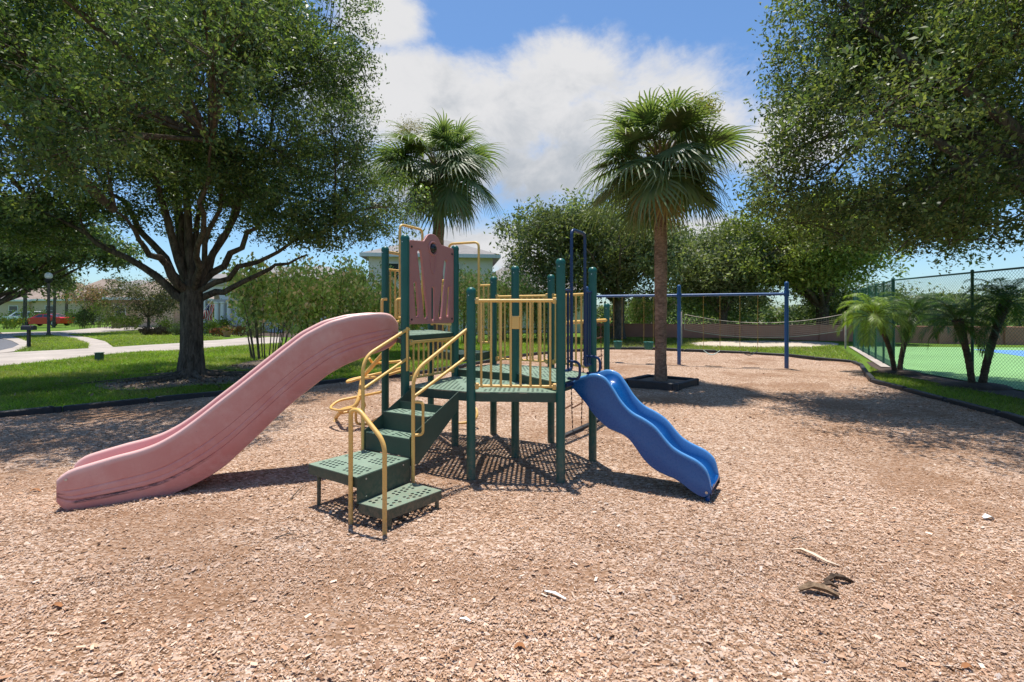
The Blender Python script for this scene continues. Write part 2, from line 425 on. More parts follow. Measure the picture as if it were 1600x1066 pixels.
class MB:
    def __init__(self):
        self.V = []; self.Fc = []; self.n = 0
    def add(self, V, Fs):
        self.V.extend([tuple(map(float, v)) for v in V])
        self.Fc.extend([tuple(i + self.n for i in f) for f in Fs])
        self.n += len(V)
        return self
    def box(self, c, s, rz=0.0, bev=0.0):
        hx, hy, hz = s[0] / 2, s[1] / 2, s[2] / 2
        ca, sa = math.cos(rz), math.sin(rz)
        if bev <= 0:
            pts = [(x, y, z) for z in (-hz, hz) for (x, y) in ((-hx, -hy), (hx, -hy), (hx, hy), (-hx, hy))]
            fs = [(3, 2, 1, 0), (4, 5, 6, 7), (0, 1, 5, 4), (1, 2, 6, 5), (2, 3, 7, 6), (3, 0, 4, 7)]
        else:
            b = min(bev, hx * 0.9, hy * 0.9, hz * 0.9)
            pts = []
            for (z, i) in ((-hz, b), (-hz + b, 0), (hz - b, 0), (hz, b)):
                X, Y = hx - i, hy - i
                pts += [(-X + b, -Y, z), (X - b, -Y, z), (X, -Y + b, z), (X, Y - b, z), (X - b, Y, z), (-X + b, Y, z), (-X, Y - b, z), (-X, -Y + b, z)]
            fs = [tuple(range(7, -1, -1)), tuple(range(24, 32))]
            for r in range(3):
                for j in range(8):
                    a, d = r * 8 + j, r * 8 + (j + 1) % 8
                    fs.append((a, d, d + 8, a + 8))
        pts = [(c[0] + x * ca - y * sa, c[1] + x * sa + y * ca, c[2] + z) for x, y, z in pts]
        return self.add(pts, fs)
    def bar(self, a, b, w, h, bev=0.0):
        """level rectangular bar between two points (z = middle)"""
        a = np.array(a, float); b = np.array(b, float)
        d = b - a
        return self.box((a + b) / 2, (math.hypot(d[0], d[1]), w, h), math.atan2(d[1], d[0]), bev)
    def tube(self, path, r, n=8, cap=True):
        P_ = [np.array(p, float) for p in path]
        m = len(P_)
        R = [r] * m if np.isscalar(r) else list(r)
        T = []
        for i in range(m):
            t = P_[min(i + 1, m - 1)] - P_[max(i - 1, 0)]
            T.append(t / (np.linalg.norm(t) + 1e-9))
        up = np.array([0, 0, 1.0]) if abs(T[0][2]) < 0.9 else np.array([1.0, 0, 0])
        u = np.cross(T[0], up); u /= np.linalg.norm(u)
        V = []
        for i in range(m):
            u = u - T[i] * np.dot(u, T[i]); u /= (np.linalg.norm(u) + 1e-9)
            w = np.cross(T[i], u)
            for j in range(n):
                a = 2 * PI * j / n
                V.append(P_[i] + R[i] * (math.cos(a) * u + math.sin(a) * w))
        Fs = []
        for i in range(m - 1):
            for j in range(n):
                k2 = (j + 1) % n
                Fs.append((i * n + j, i * n + k2, (i + 1) * n + k2, (i + 1) * n + j))
        if cap:
            Fs.append(tuple(range(n - 1, -1, -1)))
            Fs.append(tuple((m - 1) * n + j for j in range(n)))
        return self.add(V, Fs)
    def lathe(self, prof, c=(0, 0, 0), n=14):
        V = []
        for (r, z) in prof:
            for j in range(n):
                a = 2 * PI * j / n
                V.append((c[0] + r * math.cos(a), c[1] + r * math.sin(a), c[2] + z))
        Fs = []
        m = len(prof)
        for i in range(m - 1):
            for j in range(n):
                k2 = (j + 1) % n
                Fs.append((i * n + j, i * n + k2, (i + 1) * n + k2, (i + 1) * n + j))
        Fs.append(tuple(range(n - 1, -1, -1)))
        Fs.append(tuple((m - 1) * n + j for j in range(n)))
        return self.add(V, Fs)
    def loft(self, rings, closed=True, caps=True):
        n = len(rings[0]); m = len(rings)
        V = [p for r in rings for p in r]
        Fs = []
        for i in range(m - 1):
            for j in range(n if closed else n - 1):
                k2 = (j + 1) % n
                Fs.append((i * n + j, (i + 1) * n + j, (i + 1) * n + k2, i * n + k2))
        if caps:
            Fs.append(tuple(range(n))); Fs.append(tuple((m - 1) * n + j for j in range(n - 1, -1, -1)))
        return self.add(V, Fs)
    def prism(self, poly, z0, z1):
        n = len(poly)
        V = [(x, y, z0) for x, y in poly] + [(x, y, z1) for x, y in poly]
        Fs = [tuple(range(n - 1, -1, -1)), tuple(range(n, 2 * n))] + [(i, (i + 1) % n, n + (i + 1) % n, n + i) for i in range(n)]
        return self.add(V, Fs)
    def sheet(self, poly, z):
        self.add([(x, y, z) for x, y in poly], [tuple(range(len(poly)))])
        return self
    def mesh(self, name, mat, smooth=None):
        me = bpy.data.meshes.new(name)
        me.from_pydata(self.V, [], self.Fc)
        me.materials.append(mat)
        if smooth is not None:
            bm = bmesh.new(); bm.from_mesh(me)
            bmesh.ops.recalc_face_normals(bm, faces=bm.faces)
            bm.to_mesh(me); bm.free()
            me.polygons.foreach_set('use_smooth', [True] * len(me.polygons))
            me.set_sharp_from_angle(angle=math.radians(smooth))
        return me
    def build(self, name, mat, parent=None, smooth=None, kind=None, label=None):
        o = bpy.data.objects.new(name, self.mesh(name, mat, smooth))
        link(o, parent)
        props(o, label=label, kind=kind)
        return o

def fillet(pts, r, n=5):
    pts = [np.array(p, float) for p in pts]
    out = [pts[0]]
    for i in range(1, len(pts) - 1):
        a, b, c = pts[i - 1], pts[i], pts[i + 1]
        la, lc = np.linalg.norm(a - b), np.linalg.norm(c - b)
        k2 = min(r, la * 0.48, lc * 0.48)
        p, q = b + (a - b) / la * k2, b + (c - b) / lc * k2
        for j in range(n + 1):
            t = j / n
            out.append((1 - t) ** 2 * p + 2 * t * (1 - t) * b + t * t * q)
    out.append(pts[-1])
    return out

def copy_tree(o, parent=None):
    c = o.copy()
    COL.objects.link(c)
    c.parent = parent
    WORLD_POS[c.name] = Vector((0, 0, 0))
    for ch in list(o.children):
        copy_tree(ch, c)
    return c

def leaf_mesh(name, V, C, mat, nv=4):
    """V (n*nv,3): every nv vertices one leaf; C (n,3): its colour"""
    n = len(V) // nv
    me = bpy.data.meshes.new(name)
    me.vertices.add(n * nv); me.loops.add(n * nv); me.polygons.add(n)
    me.vertices.foreach_set('co', np.ascontiguousarray(V, np.float32).ravel())
    me.loops.foreach_set('vertex_index', np.arange(n * nv, dtype=np.int32))
    me.polygons.foreach_set('loop_start', np.arange(0, n * nv, nv, dtype=np.int32))
    me.update(calc_edges=True)
    ca = me.color_attributes.new('Col', 'FLOAT_COLOR', 'POINT')
    CC = np.ones((n * nv, 4), np.float32)
    CC[:, :3] = np.repeat(np.clip(C, 0, 1), nv, axis=0)
    ca.data.foreach_set('color', CC.ravel())
    me.materials.append(mat)
    return me

def unit(a): return a / (np.linalg.norm(a, axis=-1, keepdims=True) + 1e-9)
def rand_dirs(n): return unit(RNG.normal(size=(n, 3)))

def make_leaves(C, size, col, mat_name_cols=None, up_bias=0.5, aspect=0.42, axis=None, axis_k=0.0, jitter=0.34):
    """diamond shaped blades at points C; size (mean), col (n,3)"""
    n = len(C)
    ax = rand_dirs(n)
    if axis is not None: ax = unit(ax * (1 - axis_k) + axis * axis_k)
    nr = rand_dirs(n); nr[:, 2] = nr[:, 2] + up_bias; nr = unit(nr)
    sd_ = unit(np.cross(ax, nr))
    nn = unit(np.cross(sd_, ax))
    l = size * (1 + jitter * RNG.normal(size=(n, 1))).clip(0.4, 1.9)
    w = l * aspect
    fold = nn * w * 0.18
    V = np.stack([C - ax * l * 0.5, C + sd_ * w * 0.5 + fold - ax * l * 0.05, C + ax * l * 0.5, C - sd_ * w * 0.5 + fold - ax * l * 0.05], axis=1)
    return V.reshape(-1, 3)

# value noise on the ground plane
_H = RNG.random((256, 256))
def vnoise(x, y):
    x = np.asarray(x, float); y = np.asarray(y, float)
    xi = np.floor(x).astype(int); yi = np.floor(y).astype(int)
    fx = x - xi; fy = y - yi
    fx = fx * fx * (3 - 2 * fx); fy = fy * fy * (3 - 2 * fy)
    h = lambda a, b: _H[a % 256, b % 256]
    return (h(xi, yi) * (1 - fx) + h(xi + 1, yi) * fx) * (1 - fy) + (h(xi, yi + 1) * (1 - fx) + h(xi + 1, yi + 1) * fx) * fy
def ground_h(x, y):
    return 0.012 + 0.05 * (vnoise(x * 0.8 + 3, y * 0.8 + 9) - 0.5) + 0.022 * (vnoise(x * 3.1, y * 3.1) - 0.5)

def in_poly(x, y, poly):
    x = np.asarray(x); y = np.asarray(y)
    c = np.zeros(x.shape, bool)
    n = len(poly)
    j = n - 1
    for i in range(n):
        xi, yi = poly[i]; xj, yj = poly[j]
        if yi != yj:
            cond = ((yi > y) != (yj > y)) & (x < (xj - xi) * (y - yi) / (yj - yi) + xi)
            c ^= cond
        j = i
    return c

# ------------------------------------------------------------------ the setting: ground sheets
struct = lambda o: props(o, kind='structure')
# mulch bed outline (border line of the playground)
BORDER = [(-9.6, 3.0), (-9.3, 6.35)] + gpoly([(0, 657), (118, 642), (259, 628), (340, 621), (440, 610), (540, 598.5), (596, 593), (626, 591), (720, 576), (815, 558.5), (855, 553.6), (952, 546.6), (1020, 547.2), (1068, 550), (1150, 553.5), (1225, 557.5), (1289, 565), (1343, 570), (1361, 599), (1411, 612), (1474, 630), (1553, 649), (1600, 671)]) + [(7.15, 5.0), (7.1, 2.0), (7.0, -3.0), (-9.6, -3.0)]

def ground_sheet():
    mb = MB()
    ring = [(-1500, -60), (1500, -60), (1500, 3000), (-1500, 3000)]
    mb.sheet(ring, 0.0)
    return mb.build('ground', M_LAWN)
struct(ground_sheet())

def mulch_sheet():
    cell = 0.11
    poly = np.array(BORDER)
    xs = np.arange(poly[:, 0].min() - cell, poly[:, 0].max() + cell, cell)
    ys = np.arange(-3.2, poly[:, 1].max() + cell, cell)
    X, Y = np.meshgrid(xs, ys)
    ins = in_poly(X, Y, BORDER)
    # keep cells with any corner inside, pull outside corners to the outline
    keep = ins[:-1, :-1] | ins[1:, :-1] | ins[:-1, 1:] | ins[1:, 1:]
    out = ~ins
    used = np.zeros_like(ins)
    used[:-1, :-1] |= keep; used[1:, :-1] |= keep; used[:-1, 1:] |= keep; used[1:, 1:] |= keep
    idx = np.argwhere(used & out)
    for (i, j) in idx:
        p = np.array([X[i, j], Y[i, j]])
        best, bd = p, 1e9
        for k2 in range(len(poly)):
            a = poly[k2]; b = poly[(k2 + 1) % len(poly)]
            ab = b - a
            t = np.clip(np.dot(p - a, ab) / np.dot(ab, ab), 0, 1)
            q = a + t * ab
            d = np.sum((p - q) ** 2)
            if d < bd: bd, best = d, q
        X[i, j], Y[i, j] = best
    Z = ground_h(X, Y) + 0.012
    Z = np.maximum(Z, 0.005)
    vid = -np.ones(X.shape, int)
    sel = np.argwhere(used)
    vid[used] = np.arange(len(sel))
    V = [(X[i, j], Y[i, j], Z[i, j]) for i, j in sel]
    Fs = [(int(vid[i, j]), int(vid[i, j + 1]), int(vid[i + 1, j + 1]), int(vid[i + 1, j])) for i, j in np.argwhere(keep)]
    me = bpy.data.meshes.new('playground_mulch')
    me.from_pydata(V, [], Fs)
    me.materials.append(M_MULCH)
    me.polygons.foreach_set('use_smooth', [True] * len(me.polygons))
    o = bpy.data.objects.new('playground_mulch', me)
    link(o)
    return struct(o)
mulch_sheet()
def mulch_z(x, y): return np.maximum(ground_h(x, y) + 0.012, 0.005)

def flat(name, poly, z, mat):
    return struct(MB().sheet(poly, z).build(name, mat))
def smooth_poly(pts, n=4):
    """closed Catmull-Rom outline"""
    pts = [np.array(p, float) for p in pts]
    m = len(pts); out = []
    for i in range(m):
        p0, p1, p2, p3 = pts[i - 1], pts[i], pts[(i + 1) % m], pts[(i + 2) % m]
        for j in range(n):
            t = j / n
            out.append(tuple(0.5 * (2 * p1 + (p2 - p0) * t + (2 * p0 - 5 * p1 + 4 * p2 - p3) * t * t + (3 * p1 - p0 - 3 * p2 + p3) * t ** 3)))
    return out
# pavement running away on the left, then behind the oak
SIDEWALK = [(-15.6, 6.0)] + gpoly([(0, 573), (75, 565), (150, 556), (220, 550), (280, 548), (315, 545), (395, 539), (440, 537)]) + gpoly([(440, 527), (389, 527), (353, 531), (315, 533), (280, 536.5), (220, 540), (176, 543), (135, 545), (0, 552)]) + [(-21.5, 12.0), (-21.5, 6.0)]
flat('pavement', SIDEWALK, 0.012, M_CONCRETE)
PATH2 = gpoly([(80, 524.3), (106, 523.5), (140, 528), (165, 534), (177, 543), (137, 545.5), (139, 537.5), (118, 530)])
flat('garden_path', PATH2, 0.016, M_CONCRETE)
DRIVE = gpoly([(-80, 527), (20, 526), (80, 524.3), (106, 523.5), (220, 516), (262, 514.5), (252, 510), (169, 511), (94, 518), (0, 520), (-80, 521)])
flat('driveway', DRIVE, 0.020, M_CONCRETE)
CURB = gpoly([(-80, 526), (20, 526), (37, 531), (50, 537), (46, 543), (22, 550), (0, 552.5), (-90, 566), (-90, 560), (0, 548.5), (20, 544), (30, 539), (18, 533), (0, 529), (-80, 529)])
flat('kerb', CURB, 0.024, M_CONCRETE)
ROAD = gpoly([(-500, 529), (0, 529), (18, 533), (30, 539), (20, 544), (0, 548.5), (-90, 560), (-500, 620)])
flat('road', ROAD, 0.008, M_ASPHALT)
flat('dirt_patch', smooth_poly(gpoly([(150, 602), (200, 596), (265, 590), (330, 583), (392, 584), (400, 592), (372, 600), (330, 603), (290, 605), (220, 612), (165, 610)])), 0.030, M_DIRT)
flat('dirt_patch', smooth_poly(gpoly([(352, 575), (390, 566), (430, 560), (520, 556), (520, 566), (440, 574), (380, 580)])), 0.030, M_DIRT)
flat('planting_bed', smooth_poly(gpoly([(330, 519), (420, 516), (520, 520), (640, 524), (640, 531), (520, 529), (440, 527), (395, 524), (350, 523)])), 0.012, M_BED)
flat('planting_bed', smooth_poly(gpoly([(224, 517.5), (300, 516), (318, 519), (300, 523), (240, 521)])), 0.030, M_BED)
flat('planting_bed', smooth_poly(gpoly([(945, 541), (985, 533), (1025, 537), (1020, 542), (980, 544)])), 0.030, M_BED)
# right side
flat('sand_court', smooth_poly(gpoly([(1068, 537), (1110, 533.5), (1200, 532.5), (1290, 535), (1310, 539), (1270, 543), (1180, 543.5), (1090, 541)])), 0.012, M_SAND)
C_CORNER = np.array([10.8, 13.6]); C_FAR = np.array([15.6, 21.9]); C_NEAR = np.array([9.6, 3.0])
flat('fence_bed', [(10.0, 12.9), (10.7, 14.3), (11.6, 15.7), (11.75, 15.6), (11.0, 13.6), (10.35, 9.0), (9.95, 3.0), (9.3, 3.0), (9.55, 9.0)], 0.012, M_BED)
COURT = [tuple(C_CORNER + (0.12, 0.05)), (15.9, 22.2)] + [(23, 21.6), (40, 20.5), (40, 2.9), (9.75, 2.9)]
flat('sports_court', COURT, 0.030, M_COURT_G)
flat('court_paint', [tuple(G(1517, 547)), (24, 18.6), (38, 18.0), (38, 9.0), tuple(G(1640, 566)), tuple(G(1590, 557))], 0.034, M_COURT_B)
flat('court_edge', [(10.98, 13.9), (15.8, 22.1), (15.6, 22.25), (10.8, 14.05)], 0.038, M_CONCRETE)

# border of plastic timbers, one piece after another
def border_pieces():
    t = thing('mulch_border', 'low black plastic timber border edging the wood mulch around the play area', 'border', (0, 10, 0))
    pts = [np.array(p) for p in BORDER[1:-3]]
    # resample at 1.2 m
    seg = [np.linalg.norm(pts[i + 1] - pts[i]) for i in range(len(pts) - 1)]
    cum = np.concatenate([[0], np.cumsum(seg)])
    n = int(cum[-1] / 1.22)
    S = np.linspace(0, cum[-1], n + 1)
    PX = np.interp(S, cum, [p[0] for p in pts]); PY = np.interp(S, cum, [p[1] for p in pts])
    R = random.Random(3)
    for i in range(n):
        a = np.array([PX[i], PY[i]]); b = np.array([PX[i + 1], PY[i + 1]])
        d = (b - a) / np.linalg.norm(b - a)
        dz = R.uniform(-0.012, 0.012)
        mb = MB()
        nrm = np.array([-d[1], d[0]]) * R.uniform(-0.012, 0.012)
        mb.bar((*(a + nrm + d * 0.045), 0.055 + dz), (*(b + nrm - d * 0.05), 0.055 + dz + R.uniform(-.008, .008)), 0.10, 0.13, 0.015)
        mb.bar((*(b + nrm - d * 0.06), 0.05 + dz), (*(b + nrm + d * 0.04), 0.05 + dz), 0.075, 0.10, 0.012)
        mb.tube([(*(b + nrm - d * 0.1), 0.0), (*(b + nrm - d * 0.1), 0.128 + dz)], 0.014, 6)
        mb.build('timber', M_TIMBER, t)
border_pieces()

# ------------------------------------------------------------------ play structure
A = np.array([-.397, 4.652]); B = np.array([.466, 4.60]); Gp = np.array([.036, 5.357]); I = np.array([.888, 5.288])
H = np.array([.484, 5.95]); Fp = np.array([-.245, 6.346]); C = np.array([-.689, 5.81]); D = np.array([-1.111, 4.99])
E = np.array([-1.556, 5.893]); K = np.array([-1.135, 6.71]); J = np.array([1.455, 7.37])
PLAY = thing('play_structure', 'climbing playset with faded pink slide, wavy blue slide, green posts and yellow rails', 'playset', (0, 5.5, 0))

def part(mb, name, mat, parent=None, smooth=40, kind=None, label=None):
    return mb.build(name, mat, PLAY if parent is None else parent, smooth, kind, label)

def post(p, h):
    mb = MB(); r = 0.0445
    prof = [(r, -0.1), (r, h - 0.06), (r + 0.003, h - 0.058), (r + 0.003, h - 0.035), (r * 0.93, h - 0.018), (r * 0.7, h - 0.006), (r * 0.3, h), (0.002, h + 0.001)]
    mb.lathe(prof, (p[0], p[1], 0), 20)
    o = part(mb, 'post', M_POST, smooth=50)
    bm_ = MB()
    bm_.tube([(p[0] - .02, p[1] - r + .002, h - 0.08), (p[0] - .02, p[1] - r - 0.006, h - 0.08)], 0.006, 8)
    bm_.build('bolt', M_STEEL, o, 40)
    return o
for p, h in ((A, 1.886), (B, 2.16), (Gp, 2.16), (I, 2.14), (H, 2.11), (Fp, 2.115), (C, 2.45), (D, 2.45), (E, 2.45), (K, 2.45), (J, 1.78)):
    post(p, h)

def clip_inset(poly, x, y, m):
    """distance of a point inside a convex polygon to its outline > m"""
    n = len(poly)
    area = sum(poly[i][0] * poly[(i + 1) % n][1] - poly[(i + 1) % n][0] * poly[i][1] for i in range(n))
    s = 1 if area > 0 else -1
    for i in range(n):
        ax, ay = poly[i]; bx, by = poly[(i + 1) % n]
        l = math.hypot(bx - ax, by - ay)
        if s * ((bx - ax) * (y - ay) - (by - ay) * (x - ax)) / l < m: return False
    return True

def curve_mesh(outlines, thick, bev=0.0, name='tmp', res=1):
    cu = bpy.data.curves.new(name, 'CURVE')
    cu.dimensions = '2D'; cu.fill_mode = 'BOTH'; cu.extrude = thick / 2; cu.bevel_depth = bev; cu.bevel_resolution = res
    for pts in outlines:
        s = cu.splines.new('POLY'); s.points.add(len(pts) - 1)
        for q, (x, y) in zip(s.points, pts): q.co = (x, y, 0, 1)
        s.use_cyclic_u = True
    o = bpy.data.objects.new(name, cu)
    COL.objects.link(o)
    dg = bpy.context.evaluated_depsgraph_get(); dg.update()
    me = bpy.data.meshes.new_from_object(o.evaluated_get(dg))
    bpy.data.objects.remove(o); bpy.data.curves.remove(cu)
    me.materials.clear()
    return me

def perforated(poly, z, name, mat, parent, dirv, pitch=0.047, r=0.0145, margin=0.045, skirt=0.085, skip_lines=(), aspect=1.0):
    """coated steel plate with punched round holes and a folded skirt"""
    d = np.array(dirv, float); d /= np.linalg.norm(d); e = np.array([-d[1], d[0]])
    pa = np.array(poly)
    ctr = pa.mean(axis=0)
    outl = [list(map(tuple, pa))]
    ext = np.abs(pa - ctr).max() * 1.6
    nn = int(ext / pitch) + 1
    for i in range(-nn, nn + 1):
        for j in range(-nn, nn + 1):
            if i % 11 == 10: continue
            q = ctr + d * (i * pitch) + e * ((j + 0.5 * (i % 2)) * pitch)
            if not clip_inset(poly, q[0], q[1], margin): continue
            bad = False
            for (a, b) in skip_lines:
                ab = b - a; l = np.linalg.norm(ab)
                dist = abs(ab[0] * (q[1] - a[1]) - ab[1] * (q[0] - a[0])) / l
                if dist < 0.035: bad = True
            if bad: continue
            outl.append([tuple(q + d * (r * aspect * math.cos(t)) + e * (r * math.sin(t))) for t in np.linspace(0, 2 * PI, 9)[:-1]])
    me = curve_mesh(outl, 0.007)
    me.materials.append(mat)
    me.polygons.foreach_set('use_smooth', [False] * len(me.polygons))
    me.transform(Matrix.Translation((0, 0, z - 0.0035)))
    o = bpy.data.objects.new(name, me)
    link(o, parent)
    # skirt
    mb = MB()
    n = len(poly)
    for i in range(n):
        a = pa[i]; b = pa[(i + 1) % n]
        u = (b - a) / np.linalg.norm(b - a); nrm = np.array([-u[1], u[0]])
        if np.dot(nrm, ctr - a) < 0: nrm = -nrm
        a2 = a + nrm * 0.003 + u * 0.001; b2 = b + nrm * 0.003 - u * 0.001
        mb.bar((*a2, z - 0.009 - skirt / 2), (*b2, z - 0.009 - skirt / 2), 0.005, skirt)
    mb.build('deck_skirt', M_COAT_SHADE, o)  # skirt takes the shaded copy of the plate's coating
    return o

# decks (lower, upper, half step, tower)
perforated([tuple(D), tuple(A), tuple(B), tuple(Gp), tuple(C)], 0.872, 'deck', M_COAT_LIT, PLAY, B - A, skip_lines=((A, Gp), (Gp, B), (D, C), (A, C)))
perforated([tuple(B), tuple(I), tuple(H), tuple(Fp), tuple(Gp)], 0.965, 'deck', M_COAT_LIT, PLAY, B - Gp, skip_lines=((Gp, I), (Gp, H), (Gp, B)))
perforated([tuple(Gp), tuple(Fp), tuple(C)], 0.958, 'deck', M_COAT_LIT, PLAY, Fp - Gp)
perforated([tuple(C + (0.06, 0.0)), tuple(C * .45 + Fp * .55 + (0.06, -.05)), tuple(Fp * .9 + C * .1), tuple(K * .2 + Fp * .8 + (0.0, .0)), tuple(K * .9 + C * .1)], 1.13, 'deck', M_COAT_SHADE, PLAY, Fp - C)
perforated([tuple(D), tuple(C), tuple(K), tuple(E)], 1.40, 'deck', M_COAT_LIT, PLAY, C - D, skip_lines=((C, E),))

def at(p, q, t): return p + (q - p) * t
def v3(p, z): return np.array([p[0], p[1], z])

def barrier(p, q, z0, z1, n, t0=0.06, t1=0.94, mat=M_YELLOW, plate=None, r=0.0115, rr=0.017):
    """rails with upright bars between two posts"""
    a, b = at(p, q, t0), at(p, q, t1)
    mb = MB()
    mb.tube([v3(a, z1), v3(b, z1)], rr, 10)
    o = part(mb, 'barrier', mat)
    m2 = MB(); m2.tube([v3(a, z0), v3(b, z0)], rr * 0.8, 10); part(m2, 'rail', mat, o)
    for i in range(n):
        c_ = at(a, b, (i + 0.5) / n)
        m3 = MB(); m3.tube([v3(c_, z0), v3(c_, z1)], r, 8, False)
        part(m3, 'bar', mat, o)
    for (w, s) in ((a, 1), (b, -1)):
        u = (b - a) / np.linalg.norm(b - a) * s
        for z in (z0, z1):
            m4 = MB(); m4.bar(v3(w - u * 0.03, z), v3(w + u * 0.025, z), 0.03, 0.06, 0.006)
            part(m4, 'bracket', mat, o)
            nn_ = np.array([u[1], -u[0]]); nn_ = nn_ if nn_[1] < 0 else -nn_
            m6 = MB(); m6.tube([v3(w - u * .012 + nn_ * .014, z + .012), v3(w - u * .012 + nn_ * .021, z + .012)], .007, 8); part(m6, 'bolt', M_STEEL, o)
    if plate is not None:
        pc = at(a, b, plate[0]); u = (b - a) / np.linalg.norm(b - a)
        m5 = MB(); m5.bar(v3(pc - u * 0.038, plate[1]), v3(pc + u * 0.038, plate[1]), 0.026, 0.125, 0.006)
        pl = part(m5, 'clamp_plate', mat, o)
    return o
barrier(A, B, 0.93, 1.755, 8, plate=(0.5, 1.545))
barrier(Fp, H, 1.03, 1.845, 9)
barrier(H, I, 1.03, 1.845, 7)
barrier(D, C, 0.945, 1.325, 9, 0.1, 0.95, r=0.0105)
barrier(C, K, 1.49, 2.05, 5)

# pink panel between the two front tower posts
def pink_panel():
    u = (C - D); Lp = np.linalg.norm(u); u = u / Lp
    a = D + u * 0.055; w = Lp - 0.105
    y0, y1 = 1.52, 2.405
    hgt = y1 - y0
    out = [(0.015, 0), (w - 0.015, 0), (w, 0.015), (w, hgt - 0.03), (w - 0.02, hgt - 0.005)]
    # shoulder and round head
    prof = [(0.80, 0.005), (0.70, 0.012), (0.665, 0.04), (0.62, 0.085), (0.565, 0.105), (0.5, 0.112), (0.435, 0.105), (0.38, 0.085), (0.335, 0.04), (0.30, 0.012), (0.20, 0.005)]
    out += [(w * fx, hgt + dz) for fx, dz in prof]
    out += [(0.02, hgt - 0.005), (0, hgt - 0.03), (0, 0.015)]
    def slot(x0, z0, x1, z1, r):
        x0, x1 = x0 * w, x1 * w
        dx, dz = x1 - x0, z1 - z0; l = math.hypot(dx, dz); ux, uz = dx / l, dz / l
        pts = []
        for t in np.linspace(PI / 2, 3 * PI / 2, 6): pts.append((x0 + r * (ux * math.cos(t) - uz * math.sin(t)), z0 + r * (uz * math.cos(t) + ux * math.sin(t))))
        for t in np.linspace(-PI / 2, PI / 2, 6): pts.append((x1 + r * (ux * math.cos(t) - uz * math.sin(t)), z1 + r * (uz * math.cos(t) + ux * math.sin(t))))
        return pts
    slots = [slot(0.16, 0.10, 0.115, 0.42, 0.030), slot(0.34, 0.085, 0.20, 0.76, 0.037), slot(0.5, 0.06, 0.5, 0.38, 0.033), slot(0.66, 0.085, 0.80, 0.70, 0.037), slot(0.84, 0.10, 0.885, 0.40, 0.030)]
    cc = (0.5 * w, hgt - 0.045); rr = 0.062
    hole = [(cc[0] + rr * math.cos(t), cc[1] + rr * math.sin(t)) for t in np.linspace(0, 2 * PI, 17)[:-1]]
    me = curve_mesh([out] + slots + [hole], 0.014, 0.005, res=2)
    me.materials.append(M_PANEL)
    nrm = np.array([u[1], -u[0]])          # towards the camera side
    mat = Matrix(((u[0], 0, -nrm[0], a[0]), (u[1], 0, -nrm[1], a[1]), (0, 1, 0, y0), (0, 0, 0, 1)))
    # columns: local x -> u, local y -> z, local z -> normal
    mat = Matrix(((u[0], 0.0, nrm[0], a[0]), (u[1], 0.0, nrm[1], a[1]), (0.0, 1.0, 0.0, y0), (0, 0, 0, 1)))
    me.transform(mat)
    me.polygons.foreach_set('use_smooth', [True] * len(me.polygons)); me.set_sharp_from_angle(angle=math.radians(32))
    o = bpy.data.objects.new('window_panel', me)
    link(o, PLAY)
    def loc(x, z, off): 
        q = a + u * x + nrm * off
        return np.array([q[0], q[1], y0 + z])
    for sl_ in slots:
        mb = MB(); c0 = np.mean(np.array(sl_), axis=0)
        mb.tube([loc(*(c0 + (np.array(q_) - c0) * (1.0 + .012 / np.linalg.norm(np.array(q_) - c0))), (.011)) for q_ in sl_ + sl_[:1]], .005, 6, False)
        part(mb, 'slot_rim', M_PANEL, o)
    # raised ring around the bubble
    mb = MB()
    mb.tube([loc(cc[0] + 0.072 * math.cos(t), cc[1] + 0.072 * math.sin(t), 0.012) for t in np.linspace(0, 2 * PI, 21)], 0.013, 8, False)
    part(mb, 'ring', M_PANEL, o)
    # raised tongue below the ring, moulded in the same plastic
    mb = MB()
    pts = [(-0.05, -0.08), (-0.035, -0.25), (0, -0.3), (0.035, -0.25), (0.05, -0.08)]
    mb.tube(fillet([loc(cc[0] + x, cc[1] + z, 0.011) for x, z in pts], 0.06, 4), 0.008, 6)
    part(mb, 'moulding', M_PANEL, o)
    # dark bubble
    mb = MB()
    rings = []
    for i in range(7):
        th = i / 6 * PI / 2
        r_ = 0.056 * math.cos(th) + 0.0005; off = 0.05 * math.sin(th)
        rings.append([loc(cc[0] + r_ * math.cos(t), cc[1] + r_ * math.sin(t), off) for t in np.linspace(0, 2 * PI, 19)[:-1]])
    mb.loft(rings)
    part(mb, 'bubble_window', plain('dark_bubble', (.012, .012, .014), .12, .1, spec=.5), o, label='dark domed bubble window')
    for x, z in ((0.035, 0.045), (w - 0.035, 0.045), (0.035, hgt - 0.07), (w - 0.035, hgt - 0.07)):
        mb = MB(); mb.tube([loc(x, z, 0.006), loc(x, z, 0.018)], 0.012, 8); part(mb, 'bolt', M_BLACKPLAST, o)
pink_panel()

# slides ------------------------------------------------------------
def on_plane(px, py, p0, dv):
    """hit of a pixel's ray with the upright plane through p0 along dv: distance along, height"""
    u = (px - 800.0) / F
    s = (u * p0[1] - p0[0]) / (dv[0] - u * dv[1])
    d = p0[1] + s * dv[1]
    return s, EYE - (py - HY) / F * d

